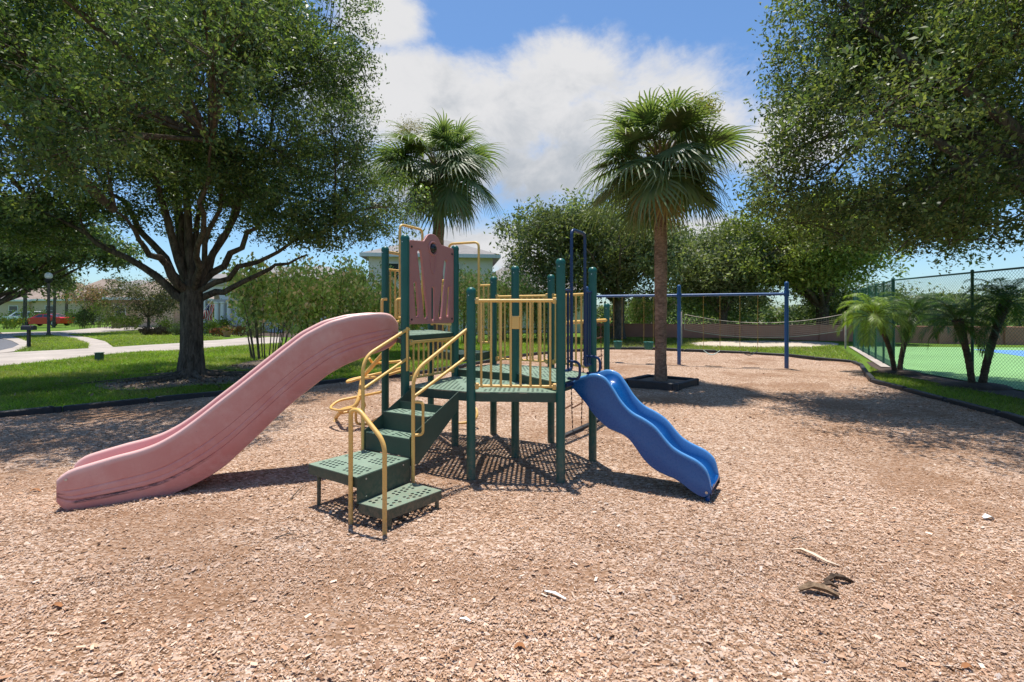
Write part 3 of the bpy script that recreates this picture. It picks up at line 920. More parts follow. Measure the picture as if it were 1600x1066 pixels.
def slide(name, p0, p1, width, rim, bot, mat, bed_frac, grooves, label, rimr=0.022, nst=64, scuff_to=0.0):
    dv = (p1 - p0) / np.linalg.norm(p1 - p0)
    pv = np.array([-dv[1], dv[0]])
    if pv[1] < 0: pv = -pv
    R = sorted(on_plane(x, y, p0, dv) for x, y in rim)
    Bt = sorted(on_plane(x, y, p0, dv) for x, y in bot)
    s0 = max(R[0][0], Bt[0][0]); s1 = min(R[-1][0], Bt[-1][0])
    S = np.linspace(s0, s1, nst)
    zr = np.interp(S, [r[0] for r in R], [r[1] for r in R]); zb = np.interp(S, [b[0] for b in Bt], [b[1] for b in Bt])
    def sm(z):
        zz = z.copy()
        for _ in range(3):
            zz[1:-1] = (zz[:-2] + 2 * zz[1:-1] + zz[2:]) / 4
        return zz
    zr, zb = sm(zr), sm(zb)
    dev = zr - np.polyval(np.polyfit(S, zr, 1), S); dev = dev / (np.abs(dev).max() + 1e-6)
    rings = []; SC = []
    for i, s in enumerate(S):
        h = zr[i] - zb[i]
        c0 = p0 + dv * s
        t = rimr
        bed = zb[i] + h * bed_frac if bed_frac > 0 else max(zb[i] + .04, zr[i] - (.165 - .11 * dev[i]))
        half = []
        sc = []
        half.append((t * 1.2, zb[i])); sc.append(0.2)
        half.append((0.004, zb[i] + 0.012)); sc.append(0.2)
        for gi, (f, dep) in enumerate(grooves):
            zc = zb[i] + h * f
            on = 1.0 if (0.03 < i / nst < 0.97) else 0.0
            k_ = scuff_to * (1.0 if gi == 0 else 0.0) * max(0.0, min(1.0, ((i / nst) - 0.60) / 0.08)) * (1.0 if i / nst < 0.95 else 0.0)
            half.append((0.0, zc - 0.030)); sc.append(-.30 * f)
            half.append((0.0, zc - 0.022)); sc.append(.8 * k_ if k_ > 0 else -.30 * f)
            half.append((0.0, zc - 0.005)); sc.append(k_ if k_ > 0 else -.30 * f)
            half.append((dep * on, zc)); sc.append(k_ if k_ > 0 else -.30 * f)
            half.append((0.0, zc + 0.005)); sc.append(0.8 * k_ if k_ > 0 else -.30 * f)
            half.append((0.0, zc + 0.012)); sc.append(-.30 * f)
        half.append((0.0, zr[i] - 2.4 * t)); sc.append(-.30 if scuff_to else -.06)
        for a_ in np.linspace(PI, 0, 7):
            half.append((t + t * math.cos(a_) * 1.0, zr[i] - t + t * math.sin(a_))); sc.append(-1)  # rim painted pale, in place of sun catching the edge
        half.append((2 * t + 0.012, bed + 0.08 * min(1, h / 0.3))); sc.append(0)
        half.append((2 * t + 0.035, bed + 0.022)); sc.append(0)
        half.append((2 * t + 0.08, bed)); sc.append(0)
        full = half + [(width - l, z) for l, z in reversed(half)]
        SC += sc + list(reversed(sc))
        rings.append([(c0[0] + pv[0] * l, c0[1] + pv[1] * l, z) for l, z in full])
    mb = MB(); mb.loft(rings)
    o = part(mb, name, mat, smooth=48, label=label)
    at_ = o.data.attributes.new('scuff', 'FLOAT', 'POINT')  # also carries the painted rim highlight, as negative values
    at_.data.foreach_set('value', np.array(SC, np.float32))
    return o, (p0, dv, pv, S, zr, zb)

rim_p = [(622.5, 505), (619, 495), (610, 490), (594.5, 488), (552.5, 492), (514, 502), (475.5, 522), (440.5, 549), (405.5, 577), (370.5, 605), (339, 629), (307.5, 654), (276, 676.5), (244.5, 694), (213, 705), (185, 711.5), (150, 722), (115, 732.5), (94, 741), (88, 750)]
bot_p = [(622.5, 532), (612, 543), (598, 549), (570, 559), (542, 570), (514, 585.5), (489.5, 605), (465, 624), (437, 648.5), (409, 676.5), (381, 703), (353, 729), (325, 748), (297, 762), (262, 778), (227, 787), (192, 794), (150, 801), (108, 806), (94, 799), (88, 787)]
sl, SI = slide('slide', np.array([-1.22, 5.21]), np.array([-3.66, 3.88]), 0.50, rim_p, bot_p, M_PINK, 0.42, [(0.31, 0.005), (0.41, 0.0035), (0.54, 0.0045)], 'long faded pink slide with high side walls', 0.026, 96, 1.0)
p0_, dv_, pv_, S_, zr_, zb_ = SI
q = p0_ + dv_ * (S_[-3])
MB().tube([(q[0] - pv_[0] * .004, q[1] - pv_[1] * .004, zr_[-3] - .06), (q[0] + pv_[0] * .006, q[1] + pv_[1] * .006, zr_[-3] - .06)], 0.010, 8).build('bolt', M_STEEL, sl, 40)
# support under the slide's upper end
mb = MB(); mb.bar((*at(D, E, .08), 1.345), (*at(D, E, .92), 1.345), 0.05, 0.05, 0.006); part(mb, 'slide_bracket', M_COAT_SHADE)

rim_b = [(893, 601), (896, 593), (905, 589), (925, 583.5), (935, 584.5), (946, 590), (958, 607), (968, 624), (980, 638), (990, 646), (1002, 652), (1012, 658), (1024, 667), (1040, 687), (1050, 698), (1062, 706), (1076, 713), (1088, 719), (1098, 727), (1108, 739), (1113, 753), (1112, 768)]
bot_b = [(893, 606), (903, 618), (915, 632), (926, 648), (937, 660), (950, 671), (962, 676), (972, 680), (983, 688), (993, 702), (1003, 717), (1015, 730), (1027, 738), (1042, 745), (1053, 749), (1066, 758), (1082, 771), (1094, 778), (1103, 780), (1112, 771)]
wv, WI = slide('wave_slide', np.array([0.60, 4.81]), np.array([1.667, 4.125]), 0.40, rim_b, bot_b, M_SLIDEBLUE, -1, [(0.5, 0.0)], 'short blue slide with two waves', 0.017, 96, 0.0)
p0_, dv_, pv_, S_, zr_, zb_ = WI
q = p0_ + dv_ * (S_[-4]) + pv_ * 0.05; zf = max(0.06, zb_[-4])
q2 = p0_ + dv_ * (S_[-4]) + pv_ * 0.35
mb = MB()
for w_ in (q, q2): mb.tube([(*w_, -0.05), (*w_, zf + 0.03)], 0.02, 8)
fo = part(mb, 'slide_foot', M_SLIDEBLUE); fo['kind'] = 'stuff'
MB().tube([(*(q - pv_ * 0.055), zf + .035), (*(q - pv_ * 0.045), zf + .035)], 0.012, 8).build('bolt', M_STEEL, wv, 40)
mb = MB(); mb.bar((*at(B, I, .12), 0.93), (*at(B, I, .88), 0.93), 0.05, 0.04, 0.006); part(mb, 'slide_bracket', M_NAVY)

# tall hoops at the openings ----------------------------------------
def hoop(p, q, t0, t1, zt, zb, mat, zrail, zlow, jdir=0.0, r=0.0165, nb0=1, nb1=1):
    a, b = at(p, q, t0), at(p, q, t1)
    u = (b - a) / np.linalg.norm(b - a)
    mb = MB()
    path = [v3(a - u * (a_off := 0.09), zlow), v3(a, zlow), v3(a, zt), v3(b, zt), v3(b, zlow), v3(b + u * 0.09, zlow)]
    mb.tube(fillet(path, 0.07, 5), r, 10)
    o = part(mb, 'hoop', mat)
    for (e0, e1, nb) in ((p, a, nb0), (b, q, nb1)):
        m2 = MB(); m2.tube([v3(at(e0, e1, .08), zrail), v3(at(e0, e1, .97), zrail)], r * .85, 8); part(m2, 'rail', mat, o)
        m2 = MB(); m2.tube([v3(at(e0, e1, .08), zlow + .002), v3(at(e0, e1, .9), zlow + .002)], r * .8, 8); part(m2, 'rail', mat, o)
        for i in range(nb):
            c_ = at(e0, e1, (i + 1) / (nb + 1))
            m2 = MB(); m2.tube([v3(c_, zlow), v3(c_, zrail)], r * .7, 8, False); part(m2, 'bar', mat, o)
    return o
hoop(B, I, 0.31, 0.734, 2.475, 1.0, M_NAVY, 1.86, 1.07, nb0=2, nb1=2)
hoop(E, K, 0.296, 0.795, 2.765, 1.45, M_YELLOW, 2.17, 1.52, nb0=2, nb1=1)
hoop(K, Fp, 0.30, 0.775, 2.58, 1.2, M_YELLOW, 2.0, 1.24, nb0=2, nb1=2)
# slanting brackets at the hoop over the back tower opening
mb = MB(); mb.bar(v3(at(E, K, .02), 2.37), v3(at(E, K, .29), 2.40), 0.02, 0.035, .004); part(mb, 'bracket', M_YELLOW)
# hand loops beside the openings
def hand_loop(p, nrm, z0, z1, out, mat, r=0.014):
    mb = MB()
    n_ = np.array(nrm) / np.linalg.norm(nrm)
    path = [v3(p, z0), v3(p + n_ * out, z0), v3(p + n_ * out, z1), v3(p, z1)]
    mb.tube(fillet(path, min(out, (z1 - z0) / 2) * .9, 5), r, 8)
    part(mb, 'hand_loop', mat)
nBI = np.array([dv_[0], dv_[1]])
hand_loop(at(B, I, .20), nBI, 0.99, 1.16, 0.13, M_NAVY)
hand_loop(at(B, I, .80), nBI, 0.99, 1.17, 0.15, M_NAVY)
nDE = np.array([-.878, -.478])
hand_loop(at(D, E, .16), nDE, 1.58, 1.78, 0.05, M_YELLOW, 0.016)
hand_loop(at(D, E, .90), nDE, 1.58, 1.80, 0.06, M_YELLOW, 0.018)

# staircase ----------------------------------------------------------
STAIR = part(MB().add([], []), 'staircase', M_COAT_SHADE) if False else None
P1 = GZ(482, 725, .37)[:2]; P2 = GZ(557, 746, .37)[:2]; P3 = GZ(640, 716, .37)[:2]; P4 = GZ(569, 703, .37)[:2]
Q1 = GZ(560, 786, .17)[:2]; Q2 = GZ(605, 797, .17)[:2]; Q3 = GZ(690, 766, .17)[:2]; Q4 = GZ(642, 754, .17)[:2]
# landing is the body of the staircase; the rest hangs on it
cx = np.mean([P1, P2, P3, P4], axis=0)
uL = (P3 - P2) / np.linalg.norm(P3 - P2)
landing = perforated([tuple(P1), tuple(P2), tuple(P3), tuple(P4)], 0.37, 'staircase', M_COAT_LIT, PLAY, P3 - P2, pitch=0.043, r=0.0148, margin=0.04, skirt=0.075, skip_lines=((at(P1, P4, .5), at(P2, P3, .5)), (at(P1, P2, .5), at(P4, P3, .5))))
perforated([tuple(Q1), tuple(Q2), tuple(Q3), tuple(Q4)], 0.17, 'step', M_COAT_LIT, landing, Q4 - Q1, pitch=0.043, r=0.0150, margin=0.035, skirt=0.07, skip_lines=((at(Q1, Q2, .5), at(Q4, Q3, .5)),))
mb = MB(); d_ = (P3 - P2) / np.linalg.norm(P3 - P2)
nq = np.array([d_[1], -d_[0]])
mb.bar(v3(P2 + nq * .004, 0.262), v3(P3 + nq * .004, 0.262), 0.006, 0.205); part(mb, 'riser', M_COAT_SHADE, landing)
for z_, t_ in ((0.335, .15), (0.335, .85), (0.2, .15)):
    b0 = at(P2, P3, t_)
    mb = MB(); mb.tube([v3(b0 + nq * .004, z_), v3(b0 + nq * .013, z_)], 0.007, 8); part(mb, 'bolt', M_STEEL, landing)
for (pp, z_) in ((at(P1, P3, .1), .36), (at(Q3, Q1, .06), .16), (at(P4, P2, .06), .36), (at(Q2, Q4, .08), .16)):
    mb = MB(); mb.tube([v3(pp, -0.05), v3(pp, z_ - .01)], 0.017, 8); part(mb, 'leg', M_COAT_SHADE, landing)
# flight: two treads between slanting side plates
T0a, T0b = P4, P3                                   # foot (left, right)
e_l = GZ(647, 607, .87)[:2]; e_r = GZ(717, 615, .87)[:2]
L0 = P4; R0 = P3
fl_dir = ((e_l - L0) + (e_r - R0)) / 2
heights = [0.37, 0.535, 0.70, 0.872]
for i in (1, 2):
    ta, tb = (i - 1) / 3 + 0.02, i / 3 + 0.03
    quad = [tuple(L0 + fl_dir * ta + (R0 - L0) * .015), tuple(R0 + fl_dir * ta - (R0 - L0) * .015), tuple(R0 + fl_dir * tb - (R0 - L0) * .015), tuple(L0 + fl_dir * tb + (R0 - L0) * .015)]
    perforated(quad, heights[i], 'tread', M_COAT_LIT, landing, R0 - L0, pitch=0.043, r=0.0148, margin=0.03, skirt=0.02)
for i in (0, 1, 2):
    ta = i / 3 + 0.018
    z0 = heights[i] + (0.006 if i == 0 else -0.03); z1 = heights[i + 1] - (0.012 if i < 2 else .10)
    mb = MB(); mb.bar(v3(L0 + fl_dir * ta + (R0 - L0) * .015, (z0 + z1) / 2), v3(R0 + fl_dir * ta - (R0 - L0) * .015, (z0 + z1) / 2), 0.006, z1 - z0); part(mb, 'riser', M_COAT_SHADE, landing)
wdir = (R0 - L0) / np.linalg.norm(R0 - L0)
for base in (L0, R0):
    prof = [(0.0, 0.20), (0.0, 0.55), (0.04, 0.565), (1.0, 0.90), (1.0, 0.78), (0.12, 0.20)]
    if base is R0: prof = [(0.0, 0.375), (0.0, 0.55), (0.04, 0.565), (1.0, 0.885), (1.0, 0.72), (0.16, 0.30), (.02, .30)]
    ring0 = [v3(base + fl_dir * s - wdir * 0.004, z) for s, z in prof]
    ring1 = [v3(base + fl_dir * s + wdir * 0.004, z) for s, z in prof]
    mb = MB(); mb.loft([ring0, ring1]); part(mb, 'stringer', M_COAT_SHADE, landing)

# handrails
def pipe(pts, r=0.0165, fil=0.1, name='handrail', mat=M_YELLOW, parent=None, n=10):
    mb = MB(); mb.tube(fillet(pts, fil, 6), r, n)
    return part(mb, name, mat, parent, 60)
rb = GZ(645.5, 782, 0)[:2]
h1 = pipe([v3(rb, -.05), v3(rb, 1.12), v3(A + (-.05, .0), 1.47), v3(A + (-.0, .0), 1.49)], fil=.14)
pipe([v3(rb + (.0, .0), 0.90), v3(A + (-.055, 0.0), 1.20)], .0145, .02, 'rail', parent=h1)
pipe([v3(A + (-.055, 0), 1.19), v3(A + (-.055, 0), 1.47)], .0125, .02, 'bar', parent=h1)
pipe([v3(rb, .86), v3(rb + (.085, .01), .86), v3(rb + (.085, .01), .57), v3(rb, .57)], .0125, .05, 'hand_loop', parent=h1)
lb = P4 + (P4 - P3) * 0.03 
h2 = pipe([v3(lb, .30), v3(lb, 1.22), v3(D + (0.03, -.05), 1.465), v3(D + (.05, -.03), 1.47)], fil=.14)
pipe([v3(lb, .93), v3(D + (0.03, -.05), 1.165)], .0145, .02, 'rail', parent=h2)
pipe([v3(D + (.035, -.06), 1.04), v3(D + (.035, -.06), 1.49)], .013, .02, 'bar', parent=h2)
fb0 = G(548, 820); fb1 = G(601, 838)
pipe([v3(fb0, -.05), v3(fb0, .885), v3(at(fb0, fb1, .25), .90), v3(fb1, .69), v3(fb1, -.05)], .0175, .09, 'handrail')

# curled yellow climber behind the stairs
def climber():
    base = at(E, K, .55)                      # opening at the back of the tower
    nrm = np.array([-(K - E)[1], (K - E)[0]]); nrm /= np.linalg.norm(nrm)
    if nrm[0] > 0: nrm = -nrm
    mb = MB()
    a0 = GZ(525, 668, 0); 
    sp = [v3(base + nrm * .05, 1.40), v3(base + nrm * .30, 1.25), P(566, 590, 6.92), P(562, 618, 6.72), P(556, 636, 6.62), P(535, 640, 6.72), P(525, 652, 7.27), GZ(523, 667, -.05)]
    mb.tube(fillet(sp, .12, 5), 0.030, 10)
    o = part(mb, 'climber', M_YELLOW, label='curled yellow loop climber')
    loops = [
        [P(600, 588, 6.60), P(560, 592, 6.82), P(541, 598, 6.72), P(545, 594, 6.97), P(590, 584, 7.22), P(640, 572, 6.90)],
        [P(556, 637, 6.62), P(530, 642, 6.62), P(514, 638, 6.82), P(528, 626, 7.02), P(560, 620, 7.12), P(600, 612, 6.70), P(600, 588, 6.70), P(640, 575, 6.80)],
        [P(562, 617, 6.62), P(572, 635, 6.82), P(560, 642, 6.92), P(530, 646, 6.82)],
        [P(556, 640, 6.67), P(556, 662, 6.72), P(570, 664, 6.82), P(600, 650, 6.50)],
        [P(577, 560, 6.72), P(582, 568, 6.82), P(625, 565, 6.60), P(640, 560, 6.80)],
        [P(705, 660, 6.60), P(725, 662, 6.60), P(745, 655, 6.60), P(746, 640, 6.70), P(735, 632, 6.80)],
    ]
    for l in loops:
        m2 = MB(); m2.tube(fillet(l, .09, 5), 0.0185, 8); part(m2, 'loop', M_YELLOW, o, 60)
climber()

# beam and hanging chain climber at the back right
beam = pipe([v3(H, 1.50), v3(J, 1.52), v3(J + (J - H) * .06, 1.52)], 0.026, .02, 'climber_beam')
def chain_climber():
    mb = MB(); mb.bar(v3(at(H, J, .12), .03), v3(at(H, J, 1.0), .03), 0.06, 0.06, .01)
    o = part(mb, 'chain_ladder', M_TIMBER, label='rusty hanging chain ladder over a dark ground bar')
    ts = [.16, .34, .52, .70, .9]
    for t in ts:
        c_ = at(H, J, t)
        m2 = MB(); zz = np.linspace(0.06, 1.49, 46)
        for i in range(len(zz) - 1):       # links
            zc = (zz[i] + zz[i + 1]) / 2
            dx = .02 * math.sin(zc * 2.1 + t * 9)
            if i % 2: m2.box((c_[0] + dx, c_[1], zc), (.016, .005, .038))
            else: m2.box((c_[0] + dx, c_[1], zc), (.005, .016, .038))
        part(m2, 'chain', M_RUST, o, None, kind='stuff')
    for z in (.38, .70, 1.02, 1.3):
        for i in range(len(ts) - 1):
            if (i + int(z * 10)) % 3 == 2: continue
            a_, b_ = at(H, J, ts[i]), at(H, J, ts[i + 1])
            m2 = MB(); m2.tube([v3(a_, z - .02 * i), v3(b_, z + .03 - .02 * i)], .011, 6); part(m2, 'rung', M_RUST, o)
chain_climber()

# ------------------------------------------------------------------ swings
def swings():
    a = G(1061, 571); b = G(1229, 578); c_ = a + (a - b) * 1.0
    t = thing('swing_set', 'blue single beam swing frame on three posts at the back of the mulch', 'swing set', (*((a + b) / 2), 0))
    for p, h in ((a, 2.475), (b, 2.5), (c_, 2.48)):
        mb = MB(); r = .055
        mb.lathe([(r, -.1), (r, h - .07), (r * .95, h - .03), (r * .65, h - .008), (r * .2, h)], (*p, 0), 16); o = mb.build('post', M_SWINGBLUE, t, 50)
        m2 = MB(); m2.lathe([(r + .012, 2.08), (r + .016, 2.09), (r + .016, 2.21), (r + .012, 2.22)], (*p, 0), 16); m2.build('collar', M_SWINGBLUE, o, 40)
    for p, q_ in ((a, b), (c_, a)):
        mb = MB(); mb.tube([v3(at(p, q_, .02), 2.15), v3(at(p, q_, .98), 2.15)], .04, 12); mb.build('beam', M_SWINGBLUE, t, 60)
    def beam_pt(p, q_, px):
        u = (px - 800) / F; dv = q_ - p
        s = (u * p[1] - p[0]) / (dv[0] - u * dv[1])
        return p + dv * s
    def swing(name, label, cat, p, q_, px0, px1, seat_mat, ztop, kind):
        x0, x1 = beam_pt(p, q_, px0), beam_pt(p, q_, px1)
        m_ = (x0 + x1) / 2
        th = thing(name, label, cat, (*m_, ztop), 'swings hanging from the blue beam')
        u = (x1 - x0) / np.linalg.norm(x1 - x0)
        for x_ in (x0, x1):
            m2 = MB(); zz = np.linspace(ztop, 2.12, 30)
            m2.tube([v3(x_, 2.115), v3(x_, 2.09)], .02, 6)
            for i in range(len(zz) - 1):
                zc = (zz[i] + zz[i + 1]) / 2
                m2.box((*x_, zc), (.015, .006, zz[1] - zz[0] + .006) if i % 2 else (.006, .015, zz[1] - zz[0] + .006))
            m2.build('chain', M_CHAINY, th, None, kind='stuff')
        w = np.linalg.norm(x1 - x0); n_ = np.array([-u[1], u[0]])
        if kind == 'belt':
            rings = []
            for i in range(13):
                t_ = i / 12
                c0 = at(x0, x1, t_); z = ztop - .13 * math.sin(PI * t_)
                hw = .065 + .02 * math.sin(PI * t_)
                rings.append([v3(c0 - n_ * hw, z), v3(c0 + n_ * hw, z), v3(c0 + n_ * hw, z - .014), v3(c0 - n_ * hw, z - .014)])
            m2 = MB(); m2.loft(rings); m2.build('belt_seat', seat_mat, th, 30)
        else:
            c0 = m_
            rings = []
            for (z, k_, hole) in ((0, 1.0, 0), (-.06, 1.02, 0), (-.16, .95, 0), (-.22, .72, 0)):
                rings.append([v3(c0 + u * (w / 2 * k_ * math.cos(a_)) + n_ * (.13 * k_ * math.sin(a_)), ztop + .06 + z) for a_ in np.linspace(0, 2 * PI, 17)[:-1]])
            rings2 = [[tuple(np.array(v) * 1.0) for v in r_] for r_ in rings]
            m2 = MB(); m2.loft(rings); m2.build('bucket_seat', seat_mat, th, 40)
            m3 = MB()
            m3.tube([v3(c0 + u * (w / 2 * math.cos(a_)) + n_ * (.13 * math.sin(a_)), ztop + .065) for a_ in np.linspace(0, 2 * PI, 17)], .017, 8, False)
            m3.build('rim', seat_mat, th, 50)
    swing('belt_swing', 'swing with pale curved belt seat on yellow chains, right beside the middle blue post', 'swing', a, b, 1099, 1125, M_BELT_L, .50, 'belt')
    swing('belt_swing', 'swing with dark belt seat on yellow chains, nearer the outer blue post', 'swing', a, b, 1156, 1184, M_BELT_D, .52, 'belt')
    swing('bucket_swing', 'teal toddler bucket swing nearest the palm trunk', 'swing', c_, a, 1006, 1021, M_BUCKET, .62, 'bucket')
    swing('bucket_swing', 'teal toddler bucket swing nearest the green playset posts', 'swing', c_, a, 959, 972, M_BUCKET, .62, 'bucket')
swings()

# ------------------------------------------------------------------ vegetation
def color_mix(n, cols, spread=0.25):
    cols = np.array(cols)
    k_ = RNG.integers(0, len(cols), n)
    c_ = cols[k_] * (1 + spread * RNG.normal(size=(n, 1))).clip(0.4, 1.8)
    return c_

def bez(a, b, c, n):
    t = np.linspace(0, 1, n)[:, None]
    return (1 - t) ** 2 * a + 2 * t * (1 - t) * b + t * t * c

def broad_tree(name, label, cat, base, trunk_r, fork_z, centre, radii, boughs, twigs, leaves, leaf_size, cols, limbs=None, nlimbs=9, bough_r=1.0, twig_r=0.42, keep=None, extra=(), group=None, lean=(0, 0), barkm=None, seedling=0, aspect=0.42, trunk_flare=1.45, hollow=0.35):
    barkm = barkm or M_BARK
    rnd = random.Random(seedling)
    base = np.array([base[0], base[1], 0.0]); centre = np.array(centre, float); radii = np.array(radii, float)
    t = thing(name, label, cat, tuple(base), group)
    fork = np.array([base[0] + lean[0], base[1] + lean[1], fork_z])
    mb = MB()
    zs = [-.1, 0.03, .12, .3, .7, fork_z * .6, fork_z, fork_z + .4]
    rs = [trunk_flare * 1.08, trunk_flare, trunk_flare * .82, 1.18, 1.02, .98, 1.02, .6]
    ring_n = 18
    rings = []
    for z, k_ in zip(zs, rs):
        f = min(1, max(0, z / fork_z)); c0 = base + (fork - base) * f; 
        ring = []
        for j in range(ring_n):
            a_ = 2 * PI * j / ring_n
            but = 1 + (0.16 * math.sin(a_ * 5 + seedling) + .08 * math.sin(a_ * 3 + 1)) * max(0.18, 1 - z / .6)
            ring.append((c0[0] + trunk_r * k_ * but * math.cos(a_), c0[1] + trunk_r * k_ * but * math.sin(a_), z))
        rings.append(ring)
    mb.loft(rings)
    if seedling == 2:                       # surface roots
        for i in range(9):
            a_ = i * 2 * PI / 9 + rnd.uniform(-.25, .25); l_ = rnd.uniform(.8, 2.1)
            d_ = np.array([math.cos(a_), math.sin(a_), 0]); n_ = np.array([-d_[1], d_[0], 0]) * rnd.uniform(-.35, .35)
            mb.tube([base + d_ * .18 + np.array([0, 0, .16]), base + d_ * .45 + np.array([0, 0, .06]) + n_ * .1, base + d_ * (.45 + l_ * .5) + n_ * .5 + np.array([0, 0, .035]), base + d_ * (.45 + l_) + n_ + np.array([0, 0, .005])], [.10, .065, .045, .02], 7)
    if limbs is None:
        limbs = []
        for i in range(nlimbs):
            a_ = 2 * PI * (i + rnd.uniform(-.3, .3)) / nlimbs; e = rnd.uniform(-.15, .8)
            limbs.append(centre + radii * np.array([math.cos(a_) * math.cos(e), math.sin(a_) * math.cos(e), math.sin(e)]) * .72)
        limbs.append(centre + radii * np.array([0.05, 0.05, .8]))
    samples = []
    for tgt in limbs:
        tgt = np.array(tgt, float)
        mid = (fork + tgt) / 2; mid[2] += .05 * np.linalg.norm(tgt - fork) * rnd.uniform(-.6, 1.0); mid[:2] += (tgt - fork)[:2] * rnd.uniform(-.05, .18)
        s0 = fork + np.array([0, 0, rnd.uniform(-.45, .1)]) * trunk_r * 2
        p_ = bez(s0, mid, tgt, 12)
        p_[1:-1] += np.array([[rnd.uniform(-1, 1) for _ in range(3)] for _ in range(10)]) * .05 * radii.mean() * .35
        r_ = np.linspace(trunk_r * rnd.uniform(.30, .50), .03 * (trunk_r / .36), 12)
        mb.tube(list(p_), list(r_), 8)
        samples.append(p_[3:])
    SMP = np.concatenate(samples)
    # boughs and twigs
    cent = []
    tries = 0
    while len(cent) < boughs and tries < boughs * 60:
        tries += 1
        d_ = np.array([rnd.gauss(0, 1) for _ in range(3)]); d_ /= np.linalg.norm(d_)
        rr = (hollow + (1 - hollow) * rnd.random() ** .6)
        rr *= .86 + .22 * math.sin(d_[0] * 4.1 + seedling) * math.sin(d_[1] * 3.7 + 1.7) + .1 * math.sin(d_[2] * 6 + seedling * 2)
        p_ = centre + radii * d_ * rr
        if keep is not None and not keep(p_): continue
        cent.append(p_)
    cent += [np.array(e, float) for e in extra]
    twc = []; twd = []
    for c0 in cent:
        j = np.argmin(((SMP - c0) ** 2).sum(1)); s0 = SMP[j]
        mid = (s0 + c0) / 2 + np.array([rnd.uniform(-.2, .2), rnd.uniform(-.2, .2), rnd.uniform(0, .3)])
        bp = bez(s0, mid, c0, 6)
        l_ = np.linalg.norm(c0 - s0)
        mb.tube(list(bp), list(np.linspace(.018 + .012 * l_, .008, 6)), 5, False)
        for k_ in range(twigs):
            off = np.array([rnd.gauss(0, 1), rnd.gauss(0, 1), rnd.gauss(0, .75)]); off = off / (np.linalg.norm(off) + 1e-6) * bough_r * rnd.random() ** .45
            q_ = c0 + off
            if keep is not None and not keep(q_): continue
            st = bp[rnd.choice([3, 4, 5])]
            if k_ % 2 == 0: mb.tube([st, (st + q_) / 2 + np.array([0, 0, .05]), q_], [.010, .007, .004], 4, False)
            twc.append(q_); dd = off + np.array([0, 0, .15]); twd.append(dd / np.linalg.norm(dd))
    o = mb.build('trunk', barkm, t, 60, label=None)
    twc = np.array(twc); twd = np.array(twd)
    n = len(twc)
    cl = np.repeat(np.arange(n), leaves)
    off = RNG.normal(size=(len(cl), 3)) * twig_r * np.array([.62, .62, .45])
    pos = twc[cl] + off + twd[cl] * (RNG.random((len(cl), 1)) - .4) * twig_r
    base_c = color_mix(len(cl), cols, .22)
    tone = (1 + .18 * RNG.normal(size=(n, 1))).clip(.6, 1.5)
    V = make_leaves(pos, leaf_size, None, up_bias=.6, aspect=aspect, axis=twd[cl], axis_k=.35)
    me = leaf_mesh('crown', V, base_c * tone[cl], M_LEAF)
    cr = bpy.data.objects.new('crown', me); link(cr, t); cr['kind'] = 'stuff'
    return t

OAKC = [(.105, .160, .050), (.13, .185, .058), (.075, .125, .048), (.175, .21, .070), (.115, .16, .080)]
OAKC2 = [(.115, .160, .055), (.15, .19, .066), (.08, .125, .050), (.195, .22, .085)]
GREYG = [(.15, .19, .09), (.19, .22, .11), (.12, .155, .075), (.22, .24, .12)]
YELG = [(.22, .26, .06), (.27, .30, .08), (.16, .21, .055)]

# big oak on the lawn
ob = np.array([-8.0, 12.0])
limbL = [P(60, 330, 11), P(130, 240, 12.6), P(205, 160, 11.3), P(250, 60, 12.4), P(292, 20, 12), P(345, 60, 12.8), P(375, 180, 11), P(450, 110, 12.4), P(440, 290, 12.3), P(520, 350, 11.6), P(150, 372, 12.8), P(180, 330, 10), P(330, 220, 9.6), P(250, 200, 14.2), P(400, 250, 14), P(480, 398, 12.0)]
def keepL(p_):
    hd = math.hypot(p_[0] + 8, p_[1] - 12)
    lo = 3.75 if hd < 2.6 else 3.3 + (hd - 2.6) * -.12
    return p_[2] > lo and p_[1] > 5.6
extraL = [P(x, y, d) for x, y, d in ((470, 350, 11.4), (500, 372, 11.2), (530, 345, 11.6), (545, 300, 11.5), (560, 240, 12), (540, 130, 12), (530, 40, 12), (450, 372, 11.8), (520, 210, 11.2), (470, 385, 11.5), (430, 395, 11.7), (20, 385, 11.5), (75, 385, 11.8), (115, 355, 11.6), (-20, 330, 11), (60, 250, 7.2), (150, 200, 7.0), (230, 120, 6.9), (330, 90, 7.0), (40, 120, 7.5), (620, 325, 13), (20, 340, 11), (90, 345, 11.5), (30, 250, 10.5), (500, 90, 11.3), (425, 385, 12.6))]
extraL += [np.array(q_) for q_ in ((-9, 7, 6.6), (-7.5, 6.6, 7.2), (-6, 6.9, 7.0), (-5, 7.6, 7.4), (-10, 6.4, 6.2), (-8.6, 6.2, 6.0), (-6.8, 6.3, 6.6), (-4.6, 8.4, 7.6), (-11, 7.5, 6.5))]
broad_tree('oak_tree', 'broad dark oak on the lawn behind the pink slide', 'tree', ob, .25, 2.05, (-8.4, 11.8, 6.9), (5.2, 5.6, 4.2), 98, 32, 84, .078, OAKC, limbL, bough_r=1.1, twig_r=.235, keep=keepL, extra=extraL, seedling=2)
